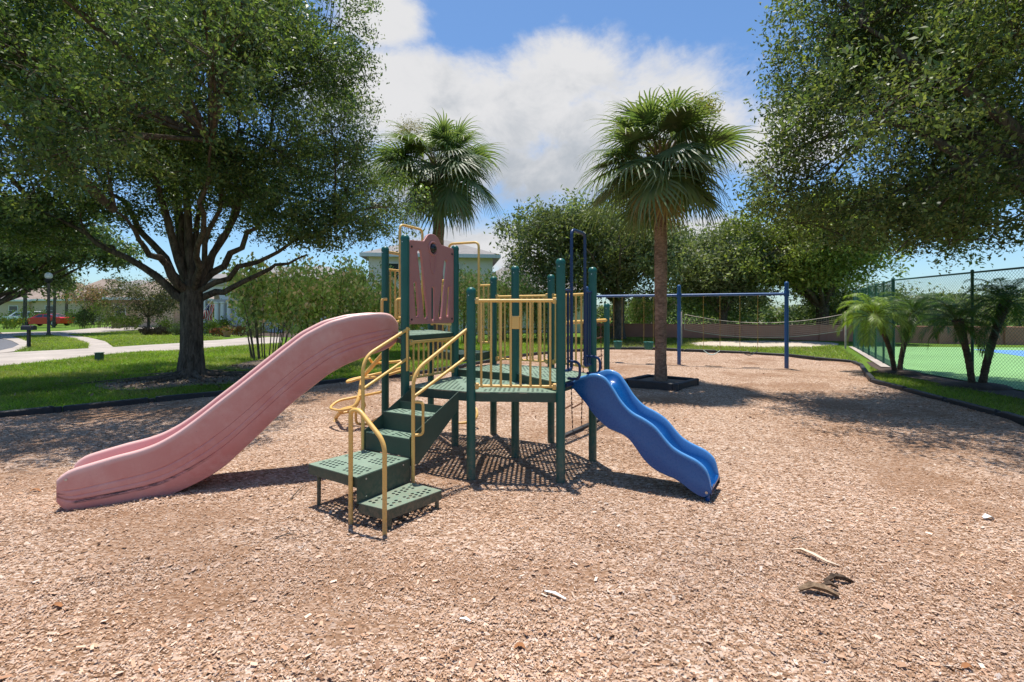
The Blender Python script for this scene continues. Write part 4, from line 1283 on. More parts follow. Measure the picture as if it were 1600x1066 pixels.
# big oak to the right, trunk outside the view
def keepR(p_):
    hd = math.hypot(p_[0] - 9.6, p_[1] - 7.6)
    lo = 2.75 - .0 * hd + (0.5 if p_[0] < 5.6 else 0) + (0.9 if hd < 2 else 0)
    # open sky left of the crown
    return p_[2] > lo and (p_[0] - .0) / max(p_[1], .1) > .49 - .02 * math.sin(p_[2] * 2.2) + max(0, p_[2] - 4) * .018 and p_[1] > 2.2
broad_tree('oak_tree', 'large oak overhanging the right of the play area, crown against the blue sky', 'tree', (8.9, 6.0), .38, 2.5, (9.7, 8.0, 6.2), (5.3, 5.4, 3.9), 108, 32, 80, .074, OAKC2, None, 12, 1.1, .235, keepR, extra=[P(1230, 300, 9), P(1215, 220, 9), P(1260, 150, 9), P(1290, 60, 8.5), P(1300, 20, 8.5), P(1250, 350, 9.2), P(1320, 370, 8.5), P(1400, 395, 8), P(1480, 385, 8), P(1540, 375, 7.5), P(1350, 330, 8), P(1590, 360, 7.5), P(1200, 270, 9.5)] + [np.array(q_) for q_ in ((6.6, 7.4, 7.2), (8, 6.5, 6.8), (7.2, 9, 8.4), (6.1, 8.6, 7.9), (8.4, 5.7, 6.2), (5.6, 9.3, 8.3), (7.4, 5.6, 6.0))], seedling=5)
# oak in the middle distance behind the swings
broad_tree('oak_tree', 'grey green oak behind the swings, trunk rising from a dark planting bed', 'tree', (6.25, 28.2), .34, 2.4, (4.6, 28, 5.2), (6.0, 5.0, 3.1), 64, 10, 110, .20, GREYG, None, 10, 1.25, .6, lambda p_: p_[2] > 2.6, seedling=9, barkm=M_BARK2)
broad_tree('tree', 'leafy tree behind the left half of the volleyball net', 'tree', tuple(G(1130, 528)), .25, 1.6, (13.2, 30, 4.6), (4.4, 4, 3.0), 44, 9, 100, .21, GREYG, None, 8, 1.2, .6, lambda p_: p_[2] > 1.7, seedling=13, barkm=M_BARK2)
broad_tree('tree', 'yellow green tree with thick dark trunk by the brown wall, near the far net post', 'tree', tuple(G(1285, 530)), .34, 2.0, (17.5, 27.5, 5.2), (4.8, 4, 3.2), 52, 9, 105, .20, YELG, None, 9, 1.2, .6, lambda p_: p_[2] > 1.75, seedling=17)
broad_tree('tree', 'pale feathery tree rising behind the net between the two bigger trees', 'tree', (15.8, 36), .2, 1.8, (15.6, 36, 4.6), (4.0, 3, 3.6), 38, 8, 95, .22, GREYG, None, 8, 1.3, .6, lambda p_: p_[2] > .9, seedling=19, barkm=M_BARK2)
broad_tree('tree', 'thin leafy tree beyond the sports court seen through the fence', 'tree', (26.0, 27.0), .12, .9, (26, 27, 1.7), (3.6, 3, 1.0), 16, 7, 70, .15, GREYG, None, 7, 1.1, .6, lambda p_: p_[2] > .5, seedling=23, barkm=M_BARK2)
broad_tree('tree', 'bushy tree beyond the court at its far corner', 'tree', (20.5, 30.0), .2, 1.4, (20.8, 30, 2.2), (3.0, 2.6, 1.3), 24, 8, 80, .16, OAKC2, None, 7, 1.1, .6, lambda p_: p_[2] > .9, seedling=29, barkm=M_BARK2)
# street tree far left
broad_tree('street_tree', 'dense dark street tree at the road, hanging over the lamp post', 'tree', (-38.5, 35.5), .35, 2.2, (-33.5, 34.0, 6.4), (7.5, 5, 3.6), 60, 10, 75, .28, OAKC, None, 10, 1.3, .6, lambda p_: p_[2] > 2.9 and not (p_[0] > -33.6 and p_[2] < 4.9), seedling=31)

# sabal palms --------------------------------------------------------
def fan_frond(elev, seed, L1=.72, L2=.95, segs=32, droop=1.0, cols=None):
    rnd = random.Random(seed)
    V = []; Cc = []
    e = elev
    # petiole, bending down under its own weight
    pts = []
    p_ = np.array([.12, 0, 0.0]); ang = e
    for i in range(7):
        pts.append(p_.copy())
        p_ = p_ + np.array([math.cos(ang), 0, math.sin(ang)]) * L1 / 6
        ang -= .07 * droop * (1 if ang > -1.2 else 0)
    tip = pts[-1]; ax = np.array([math.cos(ang), 0, math.sin(ang)])
    side = np.array([0, 1.0, 0]); nrm = np.cross(ax, side); nrm = nrm if nrm[2] > 0 else -nrm
    pc = (.13, .15, .045)
    for i in range(6):
        a, b = pts[i], pts[i + 1]
        w0 = .018 - .0015 * i
        V += [a - side * w0, a + side * w0, b + side * w0, b - side * w0]; Cc.append(pc)
        V += [a - side * w0 - nrm * .012, b - side * w0 - nrm * .012, b + side * w0 - nrm * .012, a + side * w0 - nrm * .012]; Cc.append(pc)
    base_cols = cols or [(.14, .19, .085), (.18, .22, .115), (.11, .165, .075)]
    for s in range(segs):
        f = (s + .5) / segs * 2 - 1
        a_ = f * 2.45
        l = L2 * (1 - .35 * abs(f) ** 2) * rnd.uniform(.9, 1.06)
        d0 = ax * math.cos(a_) + side * math.sin(a_) - nrm * (.25 * abs(f)) + nrm * .12
        d0 = d0 / np.linalg.norm(d0)
        # costa: inner segments start farther out
        st = tip + ax * .22 * max(0, math.cos(a_)) 
        q_ = st.copy(); dcur = d0.copy()
        wdt = np.cross(d0, nrm); wdt /= np.linalg.norm(wdt)
        prof = [.016, .025, .023, .016, .008, .002]
        c_ = np.array(base_cols[rnd.randrange(len(base_cols))]) * rnd.uniform(.8, 1.25)
        tipc = np.array((.20, .17, .07)) if rnd.random() < .25 else c_
        prev = None
        g = rnd.uniform(.14, .36) * droop
        for k_ in range(6):
            L_ = q_ - wdt * prof[k_] + nrm * .004; R_ = q_ + wdt * prof[k_] + nrm * .004
            if prev is not None:
                V += [prev[0], prev[1], R_, L_]; Cc.append(c_ if k_ < 4 else (c_ * .5 + tipc * .5))
            prev = (L_, R_)
            dcur = dcur + np.array([0, 0, -1.0]) * g * (k_ * .45)
            dcur /= np.linalg.norm(dcur)
            q_ = q_ + dcur * l / 5
    return leaf_mesh('frond', np.array(V), np.array(Cc), M_FROND)

def sabal(label, base, crown_z, trunk_r, scale, nfr, seed, flower=None):
    t = thing('sabal_palm', label, 'palm tree', (*base, 0), 'sabal palms')
    rnd = random.Random(seed)
    mb = MB()
    zs = list(np.linspace(-.1, crown_z - .35, 60))
    rings = []
    for i, z in enumerate(zs):
        k_ = 1.22 - .25 * min(1, max(0, z) / .5) + .03 * math.sin(z * 46) + .05 * math.sin(z * 1.3 + seed)
        if z > crown_z - .9: k_ *= 1.0 + .25 * (z - crown_z + .9)
        rings.append([(base[0] + trunk_r * k_ * (1 + .02 * math.sin(5 * a_ + z * 9)) * math.cos(a_), base[1] + trunk_r * k_ * math.sin(a_), z) for a_ in np.linspace(0, 2 * PI, 19)[:-1]])
    mb.loft(rings)
    tr = mb.build('trunk', M_PALMBARK, t, 60)
    # old leaf bases under the crown
    mbt = MB()
    for i in range(34):
        a_ = i * 2.4; z = crown_z - .95 + i * .024
        d_ = np.array([math.cos(a_), math.sin(a_), 0])
        p_ = np.array([base[0], base[1], z]) + d_ * trunk_r * .9
        mbt.tube([p_, p_ + d_ * .10 + np.array([0, 0, .12]), p_ + d_ * .20 + np.array([0, 0, .30])], [.05, .035, .02], 6)
    mbt.build('leaf_bases', M_BOOT, tr, 60, kind='stuff')
    cls = []
    for ci, e in enumerate((1.15, .85, .6, .38, .15, -.08, -.36, -.7)):
        for v in range(2):
            dead = [(.30, .22, .12), (.22, .18, .09)] if (e < -.6 and v == 1) else None
            cls.append(fan_frond(e, seed * 100 + ci * 2 + v, droop=1.0 + .1 * (e < .5), cols=dead))
    for i in range(nfr):
        f = (i + .5) / nfr
        ci = min(7, int(f * 8))
        ci = max(0, min(7, ci + rnd.choice([-1, 0, 0, 1])))
        me = cls[ci * 2 + (rnd.random() < .5)]
        o = bpy.data.objects.new('frond', me)
        COL.objects.link(o); o.parent = t
        o.location = (rnd.uniform(-.04, .04), rnd.uniform(-.04, .04), crown_z - .15 - .45 * f + rnd.uniform(-.05, .05))
        sc = scale * rnd.uniform(.72, 1.12) * (1 if f > .25 else .78)
        o.scale = (sc, sc, sc)
        o.rotation_euler = (rnd.uniform(-.45, .45), rnd.uniform(-.2, .2), i * 2.399963 + rnd.uniform(-.4, .4))
    if flower is not None:
        for (az, e, c0) in flower:
            d_ = np.array([math.cos(az), math.sin(az), 0]); 
            st = np.array([base[0], base[1], crown_z])
            path = bez(st, st + d_ * .6 * scale + np.array([0, 0, .8 * scale]), st + d_ * .92 * scale + np.array([0, 0, e * scale]), 8)
            n = 1600
            k_ = RNG.integers(3, 8, n)
            pos = path[k_] + RNG.normal(size=(n, 3)) * .10 * scale
            V = make_leaves(pos, .05, None, .2, .35)
            me = leaf_mesh('flower_stalk', V, color_mix(n, c0, .2), M_LEAF)
            fo_ = bpy.data.objects.new('flower_stalk', me); link(fo_, t); fo_['kind'] = 'stuff'
    return t
PB = np.array([3.3, 10.65])
FLY = [(.30, .30, .06), (.36, .33, .09)]
FLT = [(.34, .27, .16), (.28, .24, .12)]
sabal('taller looking sabal palm standing in a square black timber box on the mulch', PB, 5.42, .135, 1.14, 70, 4, [(-.55, .40, FLY)])
sabal('sabal palm on the lawn behind the pink panel tower', (-2.95, 19.2), 7.85, .21, 1.75, 62, 8, [(-2.4, .35, FLT)])
# square timber box round the palm
def palm_box():
    near, left, right = G(1056, 613), G(978, 605), G(1088, 604)
    back = left + right - near
    t = thing('tree_surround', 'square black timber frame around the foot of the palm', 'tree surround', (*((left + right) / 2), 0))
    cs = [near, right, back, left]
    for i in range(4):
        a, b = cs[i], cs[(i + 1) % 4]
        d_ = (b - a) / np.linalg.norm(b - a)
        mb = MB(); mb.bar(v3(a + d_ * .055, .09), v3(b - d_ * .055, .09), .10, .18, .015)
        mb.build('timber', M_TIMBER, t)
        m2 = MB(); m2.bar(v3(a - d_ * .05, .086), v3(a + d_ * .05, .086), .104, .186, .015); m2.build('corner', M_TIMBER, t)
    c0 = (left + right) / 2
    poly = [tuple(c0 + (q_ - c0) * .93) for q_ in cs]
    mb = MB(); mb.prism(poly, 0.0, .125); mb.build('soil', M_DIRT, t)
palm_box()

# pygmy date palms ---------------------------------------------------
def pinnate(elev, seed, Lr=1.0, nl=34, cols=((.05, .10, .02), (.07, .125, .025)), droop=1.0):
    rnd = random.Random(seed)
    p_ = np.array([.04, 0, 0.0]); ang = elev; pts = []; dirs = []
    N = 14
    for i in range(N):
        pts.append(p_.copy()); dirs.append(np.array([math.cos(ang), 0, math.sin(ang)]))
        p_ = p_ + dirs[-1] * Lr / (N - 1)
        ang = max(-1.5, ang - (.07 + .02 * i * .6) * droop)
    V = []; Cc = []
    side = np.array([0, 1.0, 0])
    for i in range(N - 1):
        w0 = .009 * (1 - i / N) + .002
        n_ = np.cross(dirs[i], side)
        V += [pts[i] - side * w0, pts[i] + side * w0, pts[i + 1] + side * w0, pts[i + 1] - side * w0]; Cc.append((.10, .12, .04))
        V += [pts[i] - n_ * w0, pts[i] + n_ * w0, pts[i + 1] + n_ * w0, pts[i + 1] - n_ * w0]; Cc.append((.10, .12, .04))
    for s in (-1, 1):
        for j in range(nl):
            f = .14 + .86 * (j + .5) / nl
            x = f * (N - 1); i = min(N - 2, int(x)); r0 = pts[i] + (pts[i + 1] - pts[i]) * (x - i)
            dr = dirs[i]; n_ = np.cross(dr, side); n_ = n_ if n_[2] > 0 else -n_
            d0 = side * s * .85 + dr * (.45 + .5 * f) + n_ * rnd.uniform(.0, .3); d0 /= np.linalg.norm(d0)
            l = .26 * math.sin(PI * (.15 + .8 * f)) ** .6 * rnd.uniform(.85, 1.1) * (Lr / 1.0)
            w_ = np.cross(d0, n_); w_ /= np.linalg.norm(w_)
            c_ = np.array(cols[rnd.randrange(len(cols))]) * rnd.uniform(.8, 1.3)
            m_ = r0 + d0 * l * .5 + np.array([0, 0, -.02]); e_ = r0 + d0 * l + np.array([0, 0, -.09 * droop])
            V += [r0 - w_ * .004, r0 + w_ * .004, m_ + w_ * .0075, m_ - w_ * .0075]; Cc.append(c_)
            V += [m_ - w_ * .0075, m_ + w_ * .0075, e_ + w_ * .001, e_ - w_ * .001]; Cc.append(c_)
    return leaf_mesh('frond', np.array(V), np.array(Cc), M_FROND)
DATE_CLS = [pinnate(e, 50 + i, 1.0, droop=1.0) for i, e in enumerate((1.35, 1.1, .9, .65, .4, .15, -.3))]
DATE_CLS_LIT = [pinnate(e, 70 + i, 1.0, cols=((.16, .25, .04), (.21, .29, .055)), droop=1.0) for i, e in enumerate((1.35, 1.1, .9, .65, .4, .15, -.3))]  # same fronds in brighter green, sunlight put into the leaf colour
def date_palm(label, base, top, r, nfr, scale, seed, cls):
    rnd = random.Random(seed)
    t = thing('date_palm', label, 'palm tree', (*base, 0), 'multi stemmed date palms along the court fence')
    top = np.array(top)
    b3 = np.array([base[0], base[1], -.05])
    path = bez(b3, (b3 + top) / 2 + np.array([(base[0] - top[0]) * .35, 0, -.1]), top, 22)
    rr = [r * (1.5 - .5 * min(1, i / 3)) * (1 + .10 * (i % 2)) * (1 if i < 15 else 1 + .09 * (i - 14)) for i in range(22)]
    mb = MB(); mb.tube(list(path), rr, 10)
    mb.build('trunk', M_DATEBARK, t, 60)
    for i in range(nfr):
        f = (i + .5) / nfr
        me = cls[min(6, int(f * 7))]
        o = bpy.data.objects.new('frond', me); COL.objects.link(o); o.parent = t
        o.location = (top[0] - base[0], top[1] - base[1], top[2] - .08 * f)
        s = scale * rnd.uniform(.85, 1.1); o.scale = (s, s, s)
        o.rotation_euler = (rnd.uniform(-.2, .2), 0, i * 2.399963 + rnd.uniform(-.2, .2))
    return t
d1 = np.array([10.25, 12.75]); 
date_palm('bright green date palm stem leaning out over the mulch at the fence corner', d1 + (-.08, 0), P(1366, 492, 12.6), .055, 34, .95, 3, DATE_CLS_LIT)
date_palm('dark date palm stem leaning inward beside the fence corner post', d1 + (.08, .05), P(1430, 488, 12.9), .058, 28, .92, 5, DATE_CLS)
d2 = np.array([10.12, 10.45])
date_palm('short date palm stem with drooping crown beside the middle fence post', d2 + (-.10, 0), P(1496, 500, 10.4), .06, 24, .82, 9, DATE_CLS)
date_palm('tallest date palm stem, crown reaching above the fence rail', d2 + (.10, 0), P(1572, 470, 10.3), .065, 28, .9, 11, DATE_CLS)
def mound(name, c_, rx, ry, h, mat):
    rings = []
    for i in range(6):
        t_ = i / 5
        k_ = math.cos(t_ * PI / 2) + .001; z = h * math.sin(t_ * PI / 2)
        rings.append([(c_[0] + rx * k_ * (1 + .1 * math.sin(3 * a_)) * math.cos(a_), c_[1] + ry * k_ * math.sin(a_), z - .01) for a_ in np.linspace(0, 2 * PI, 19)[:-1]])
    mb = MB(); mb.loft(rings)
    return struct(mb.build(name, mat, None, 60))
mound('soil_mound', d1 + (0.05, 0), .62, .5, .11, M_BED)
mound('soil_mound', d2, .75, .5, .12, M_BED)

# shrubs --------------------------------------------------------------
def shrub(name, label, cat, base, w, h, n_st, n_leaf, leaf, cols, seed, flowers=None, shape='vase', group=None, aspect=.25, bare=.2, stem_r=.015, depth=None, upk=.3):
    rnd = random.Random(seed)
    t = thing(name, label, cat, (base[0], base[1], 0), group)
    depth = depth or w
    mb = MB()
    tips = []
    for i in range(n_st):
        a_ = rnd.uniform(0, 2 * PI); r_ = rnd.random() ** .5
        b_ = np.array([base[0] + .22 * w * r_ * math.cos(a_), base[1] + .22 * depth * r_ * math.sin(a_), -.03])
        k_ = .5 if shape == 'vase' else .42
        hh = h * rnd.uniform(.65, 1.0) * (1 if shape == 'vase' else math.sqrt(max(.15, 1 - .6 * r_ * r_)))
        e_ = np.array([base[0] + k_ * w * r_ * math.cos(a_), base[1] + k_ * depth * r_ * math.sin(a_), hh])
        m_ = (b_ + e_) / 2 + np.array([rnd.uniform(-.1, .1), rnd.uniform(-.1, .1), .12 * h]) 
        pth = bez(b_, m_, e_, 8)
        mb.tube(list(pth), list(np.linspace(stem_r, stem_r * .35, 8)), 5, False)
        for q_ in range(8):
            if q_ / 7 >= bare: tips.append((pth[q_], (q_ / 7)))
        if rnd.random() < .8:
            for _ in range(2):
                s0 = pth[rnd.choice([3, 4, 5])]; e2 = s0 + np.array([rnd.uniform(-.25, .25) * w * .6, rnd.uniform(-.25, .25) * depth * .6, rnd.uniform(.1, .35) * h * .6])
                e2[2] = min(e2[2], h)
                mb.tube([s0, (s0 + e2) / 2 + np.array([0, 0, .05]), e2], [stem_r * .5, stem_r * .4, stem_r * .2], 4, False)
                for f in (.4, .7, 1.0): tips.append((s0 + (e2 - s0) * f, .7))
    mb.build('stems', M_BARK2, t, 60, kind='stuff')
    tp = np.array([x[0] for x in tips]); wt_ = np.array([.25 + x[1] for x in tips]); wt_ /= wt_.sum()
    k_ = RNG.choice(len(tp), n_leaf, p=wt_)
    pos = tp[k_] + RNG.normal(size=(n_leaf, 3)) * np.array([.075 * w, .075 * depth, .06 * h]) * (.8 if shape == 'vase' else 1.0)
    pos[:, 2] = np.maximum(pos[:, 2], .03)
    axis = np.zeros((n_leaf, 3)); axis[:, 2] = 1
    V = make_leaves(pos, leaf, None, 1.0, aspect, axis, upk if shape == 'vase' else .25)
    Cc = color_mix(n_leaf, cols, .25)
    if flowers is not None:
        nf = int(n_leaf * flowers[1]); kk = RNG.choice(n_leaf, nf, replace=False)
        Cc[kk] = color_mix(nf, flowers[0], .12)
    me = leaf_mesh('foliage', V, Cc, M_LEAF)
    o = bpy.data.objects.new('foliage', me); link(o, t); o['kind'] = 'stuff'
    return t
OLE = [(.22, .31, .12), (.27, .35, .15), (.32, .37, .20), (.17, .26, .09)]
OLF = [(.66, .45, .42), (.60, .48, .42), (.44, .36, .22)]
GO = 'tall loose flowering shrubs in a row behind the playset'
ole = [((-8.5, 16.6), 2.3, 2.9, 'multi stemmed leggy shrub, its bare stems starting behind the top of the pink slide', 14, 5200, .35),
       ((-7.4, 19.0), 2.8, 3.3, 'pale blossoming shrub right behind the crest of the pink slide', 16, 8000, .18),
       ((-6.2, 21.0), 3.0, 2.9, 'loose shrub before the two storey house wall, left of the slide tower', 16, 8000, .18),
       ((-4.6, 23.0), 3.2, 2.8, 'loose shrub seen through the yellow bars of the slide tower', 16, 8000, .2),
       ((-2.6, 25.0), 3.2, 3.3, 'loose shrub between the slide tower and the lone front post', 16, 7000, .25),
       ((-0.4, 27.0), 3.2, 3.2, 'loose shrub behind the middle posts of the playset', 16, 7000, .25),
       ((2.2, 29.0), 3.2, 2.9, 'loose shrub behind the tall blue hoop', 14, 6000, .25),
       ((8.3, 31.0), 3.0, 2.6, 'olive shrub between the far oak and the palm trunk', 14, 6000, .2)]
for i, (b_, w_, h_, lab, ns, nl, ba) in enumerate(ole):
    shrub('oleander_shrub', lab, 'shrub', b_, w_ * 1.3, h_ * 1.13, ns + 4, int(nl * 1.6), .13, OLE, 100 + i, (OLF, .2), 'vase', GO, .24, ba, .022)
# clipped hedges
def hedge(label, a, b, w, h, seed, cols=((.12, .17, .03), (.16, .20, .045))):
    a, b = np.array(a), np.array(b); L_ = np.linalg.norm(b - a); d_ = (b - a) / L_; n_ = np.array([-d_[1], d_[0]])
    t = thing('hedge', label, 'hedge', (*((a + b) / 2), 0))
    mb = MB()
    for i in range(int(L_ / .5)):
        p_ = a + d_ * (.25 + i * .5); mb.tube([v3(p_, -.02), v3(p_, h * .8)], .02, 5)
    mb.build('stems', M_BARK2, t, 60, kind='stuff')
    n = int(L_ * w * h * 900)
    u = RNG.random((n, 3)); 
    # denser towards the clipped faces
    f = RNG.random(n) < .7
    u[f, 2] = np.where(RNG.random(f.sum()) < .5, 1 - .1 * RNG.random(f.sum()), u[f, 2]); u[f, 1] = np.where(u[f, 2] > .88, u[f, 1], np.round(u[f, 1]))
    pos = np.zeros((n, 3)); pos[:, :2] = a + d_ * (u[:, :1] * L_) + n_ * ((u[:, 1:2] - .5) * w); pos[:, 2] = .05 + u[:, 2] * h + RNG.normal(size=n) * .025
    V = make_leaves(pos, .09, None, .5, .5)
    o = bpy.data.objects.new('foliage', leaf_mesh('foliage', V, color_mix(n, cols, .25), M_LEAF)); link(o, t); o['kind'] = 'stuff'
hedge('low clipped light green hedge along the house, seen between the playset posts', (-2.5, 26.6), (2.6, 28.6), .9, .62, 1)
hedge('low clipped hedge beside the far oak trunk, behind the bucket swings', (5.0, 30.0), (8.6, 31.5), .9, .65, 2)

# ------------------------------------------------------------------ grass blades
def grass(name, label, poly, dens, h, seed, cols, avoid=(), w=.006, fade=None):
    pa = np.array(poly)
    lo, hi = pa.min(0), pa.max(0)
    n = int((hi[0] - lo[0]) * (hi[1] - lo[1]) * dens)
    x = lo[0] + RNG.random(n) * (hi[0] - lo[0]); y = lo[1] + RNG.random(n) * (hi[1] - lo[1])
    k_ = in_poly(x, y, poly)
    k_ &= np.abs(x) < 1.1 * y + 1.2
    for av in avoid: k_ &= ~in_poly(x, y, av)
    if fade is not None: k_ &= RNG.random(n) < np.clip(fade / np.maximum(y, .1), 0, 1) ** 1.6
    x, y = x[k_], y[k_]; n = len(x)
    sc = np.maximum(1, (y / 11.0)) ** .7
    hh = h * (1 + .35 * RNG.normal(size=n)).clip(.35, 2) * sc ** .6
    a_ = RNG.random(n) * 2 * PI; wv_ = w * sc * (1 + .3 * RNG.normal(size=n)).clip(.5, 2)
    lean = RNG.normal(size=(n, 2)) * .75 * hh[:, None]
    B0 = np.stack([x - np.cos(a_) * wv_, y - np.sin(a_) * wv_, np.zeros(n)], 1)
    B1 = np.stack([x + np.cos(a_) * wv_, y + np.sin(a_) * wv_, np.zeros(n)], 1)
    T_ = np.stack([x + lean[:, 0], y + lean[:, 1], hh], 1)
    V = np.stack([B0, B1, T_], 1).reshape(-1, 3)
    tone = (.7 + .6 * vnoise(x * .5 + seed, y * .5)) * (.8 + .4 * vnoise(x * 2.3, y * 2.3 + seed))
    Cc = color_mix(n, cols, .22) * tone[:, None]
    dry = (np.clip((vnoise(x * .8 + 31, y * .8 + seed) * .65 + vnoise(x * 2.9, y * 2.9 + 8) * .35 - .54) / .2, 0, 1) * .65)[:, None]
    Cc = Cc * (1 - dry) + np.array([[.30, .29, .11]]) * dry
    o = bpy.data.objects.new(name, leaf_mesh(name, V, Cc, M_GRASSBLADE, 3)); link(o)
    return props(o, label, 'grass', None, 'stuff')
GC = [(.17, .28, .03), (.21, .31, .035), (.25, .33, .06), (.15, .24, .03), (.17, .28, .03), (.20, .30, .035), (.34, .32, .13)]
dirt1 = gpoly([(160, 602), (205, 597), (265, 591), (330, 584), (388, 586), (392, 592), (370, 599), (330, 602), (290, 604), (220, 610), (170, 608)])
dirt2 = gpoly([(360, 574), (390, 567), (430, 561), (520, 557), (520, 565), (440, 573), (380, 579)])
lawnL = [(-15.4, 6.4)] + gpoly([(0, 573), (75, 565), (150, 556), (220, 550), (280, 548), (315, 545), (395, 539), (440, 537)]) + [(-6, 26), (0.5, 30), (4.2, 21.2)] + [tuple(np.array(p) + (0, .06)) for p in BORDER[12:2:-1]] + [(-9.0, 6.4)]
grass('lawn_grass', 'bright green lawn grass under the oak, left of the mulch', lawnL, 1500, .055, 1, GC, [dirt1, dirt2], .006, 11)
isl1 = gpoly([(20, 526), (80, 524.5), (115, 529), (139, 537), (138, 545), (22, 550), (50, 537)])
isl2 = gpoly([(106, 523.5), (224, 516.5), (300, 523), (350, 530), (315, 533), (280, 536), (177, 542.5), (165, 534), (140, 528)])
GCF = [(.19, .27, .04), (.23, .30, .05), (.26, .31, .09)]
grass('lawn_grass', 'small lawn island beside the road with the lamp post on it', isl1, 320, .05, 2, GCF, (), .008)
grass('lawn_grass', 'front lawn between the curved path and the pavement', isl2, 260, .05, 3, GCF, (), .009)
lawnR = [tuple(np.array(p) + (.10, 0)) for p in BORDER[20:25]] + [(7.3, 5.0), (7.2, 3.0), (9.3, 3.0), (9.5, 9.0), (9.9, 12.9), (10.65, 14.3)]
grass('lawn_grass', 'narrow strip of grass between the mulch border and the court fence', lawnR, 1500, .05, 4, [(.16, .26, .03), (.21, .28, .045), (.25, .27, .09)], (), .006, 11)
sandp = gpoly([(1075, 537), (1110, 534), (1200, 533), (1290, 535.5), (1305, 539), (1270, 542.5), (1180, 543), (1090, 540.5)])
lawnB = [tuple(np.array(p) + (0, .08)) for p in BORDER[13:20]] + [(11.5, 15.8), (15.4, 22.6), (16, 28.6), (5, 30.5), (3.6, 21.5)]
grass('lawn_grass', 'lawn around the sand volleyball court behind the swings', lawnB, 420, .05, 5, [(.18, .27, .04), (.22, .28, .06), (.26, .28, .10)], [sandp], .008)

# ------------------------------------------------------------------ wood chips
def fines(x, y):
    """0..1: where the mulch has broken down to brown fines"""
    v = vnoise(x * 1.05 + 12, y * 1.05 + 44) * .7 + vnoise(x * 3.7 + 5, y * 3.7) * .3
    return np.clip((v - .60) / .12, 0, 1)
def paint_fines():
    me = bpy.data.objects['playground_mulch'].data
    co = np.empty(len(me.vertices) * 3, np.float32); me.vertices.foreach_get('co', co); co = co.reshape(-1, 3)
    a = me.attributes.new('fines', 'FLOAT', 'POINT')
    a.data.foreach_set('value', fines(co[:, 0], co[:, 1]).astype(np.float32))
paint_fines()
def chips():
    allx, ally = [], []
    for (y0, y1, dens) in ((1.6, 3.2, 12000), (3.2, 4.6, 7500), (4.6, 6.2, 3800), (6.2, 8.5, 1500), (8.5, 12, 420), (12, 20, 110)):
        xm = y1 * 1.12
        n = int(2 * xm * (y1 - y0) * dens)
        x = (RNG.random(n) * 2 - 1) * xm; y = y0 + RNG.random(n) * (y1 - y0)
        k_ = (np.abs(x) < y * 1.12) & in_poly(x, y, BORDER)
        # clumps and bare patches
        nz = vnoise(x * 1.7 + 40, y * 1.7) * .6 + vnoise(x * 5 + 9, y * 5) * .4
        k_ &= RNG.random(n) < np.clip(.55 + 1.3 * (nz - .25), .3, 1) * (1 - .5 * fines(x, y))
        allx.append(x[k_]); ally.append(y[k_])
    x = np.concatenate(allx); y = np.concatenate(ally); n = len(x)
    far = np.clip(y / 5.0, 1, 3) ** .6
    l = (.0075 + .010 * RNG.random(n) ** 2.0 + .026 * (RNG.random(n) < .015)) * far; w = l * (.22 + .4 * RNG.random(n))
    a_ = RNG.random(n) * PI * 2
    ti = RNG.normal(size=n) * .22; ro = RNG.normal(size=n) * .28
    ux = np.stack([np.cos(a_) * np.cos(ti), np.sin(a_) * np.cos(ti), np.sin(ti)], 1)
    s0 = np.stack([-np.sin(a_), np.cos(a_), np.zeros(n)], 1)
    vx = s0 * np.cos(ro)[:, None] + np.cross(ux, s0) * np.sin(ro)[:, None]
    z = mulch_z(x, y) + .004 + .010 * RNG.random(n) ** 2 + np.abs(np.sin(ti)) * l * .3
    c0 = np.stack([x, y, z], 1)
    L_ = (l / 2)[:, None]; W_ = (w / 2)[:, None]
    k1 = (.5 + .5 * RNG.random((n, 1)))
    V = np.stack([c0 - ux * L_ - vx * W_ * k1, c0 + ux * L_ - vx * W_, c0 + ux * L_ * .9 + vx * W_ * k1, c0 - ux * L_ * .92 + vx * W_], 1).reshape(-1, 3)
    pal = np.array([(.55, .41, .32), (.48, .33, .235), (.41, .265, .18), (.62, .51, .43), (.31, .185, .12), (.52, .37, .27), (.45, .345, .285), (.19, .11, .07), (.62, .54, .48)])
    pr = np.array([.19, .19, .15, .09, .11, .14, .07, .04, .02]); pr /= pr.sum()
    ci = RNG.choice(len(pal), n, p=pr)
    patch = .78 + .44 * np.clip(vnoise(x * .9 + 77, y * .9 + 5) * .65 + vnoise(x * 3.3, y * 3.3 + 31) * .35, 0, 1)
    warm = np.clip(vnoise(x * 1.3 + 17, y * 1.3 + 61), 0, 1)[:, None]
    Cc = pal[ci] * (1 + .13 * RNG.normal(size=(n, 1))).clip(.6, 1.4) * patch[:, None] * (np.array([[1.04, .99, .96]]) * (1 - warm) + np.array([[1.05, .94, .83]]) * warm)
    o = bpy.data.objects.new('wood_chips', leaf_mesh('wood_chips', V, Cc, M_CHIP)); link(o)
    props(o, 'loose tan wood chips covering the play area floor', 'wood chips', None, 'stuff')
chips()
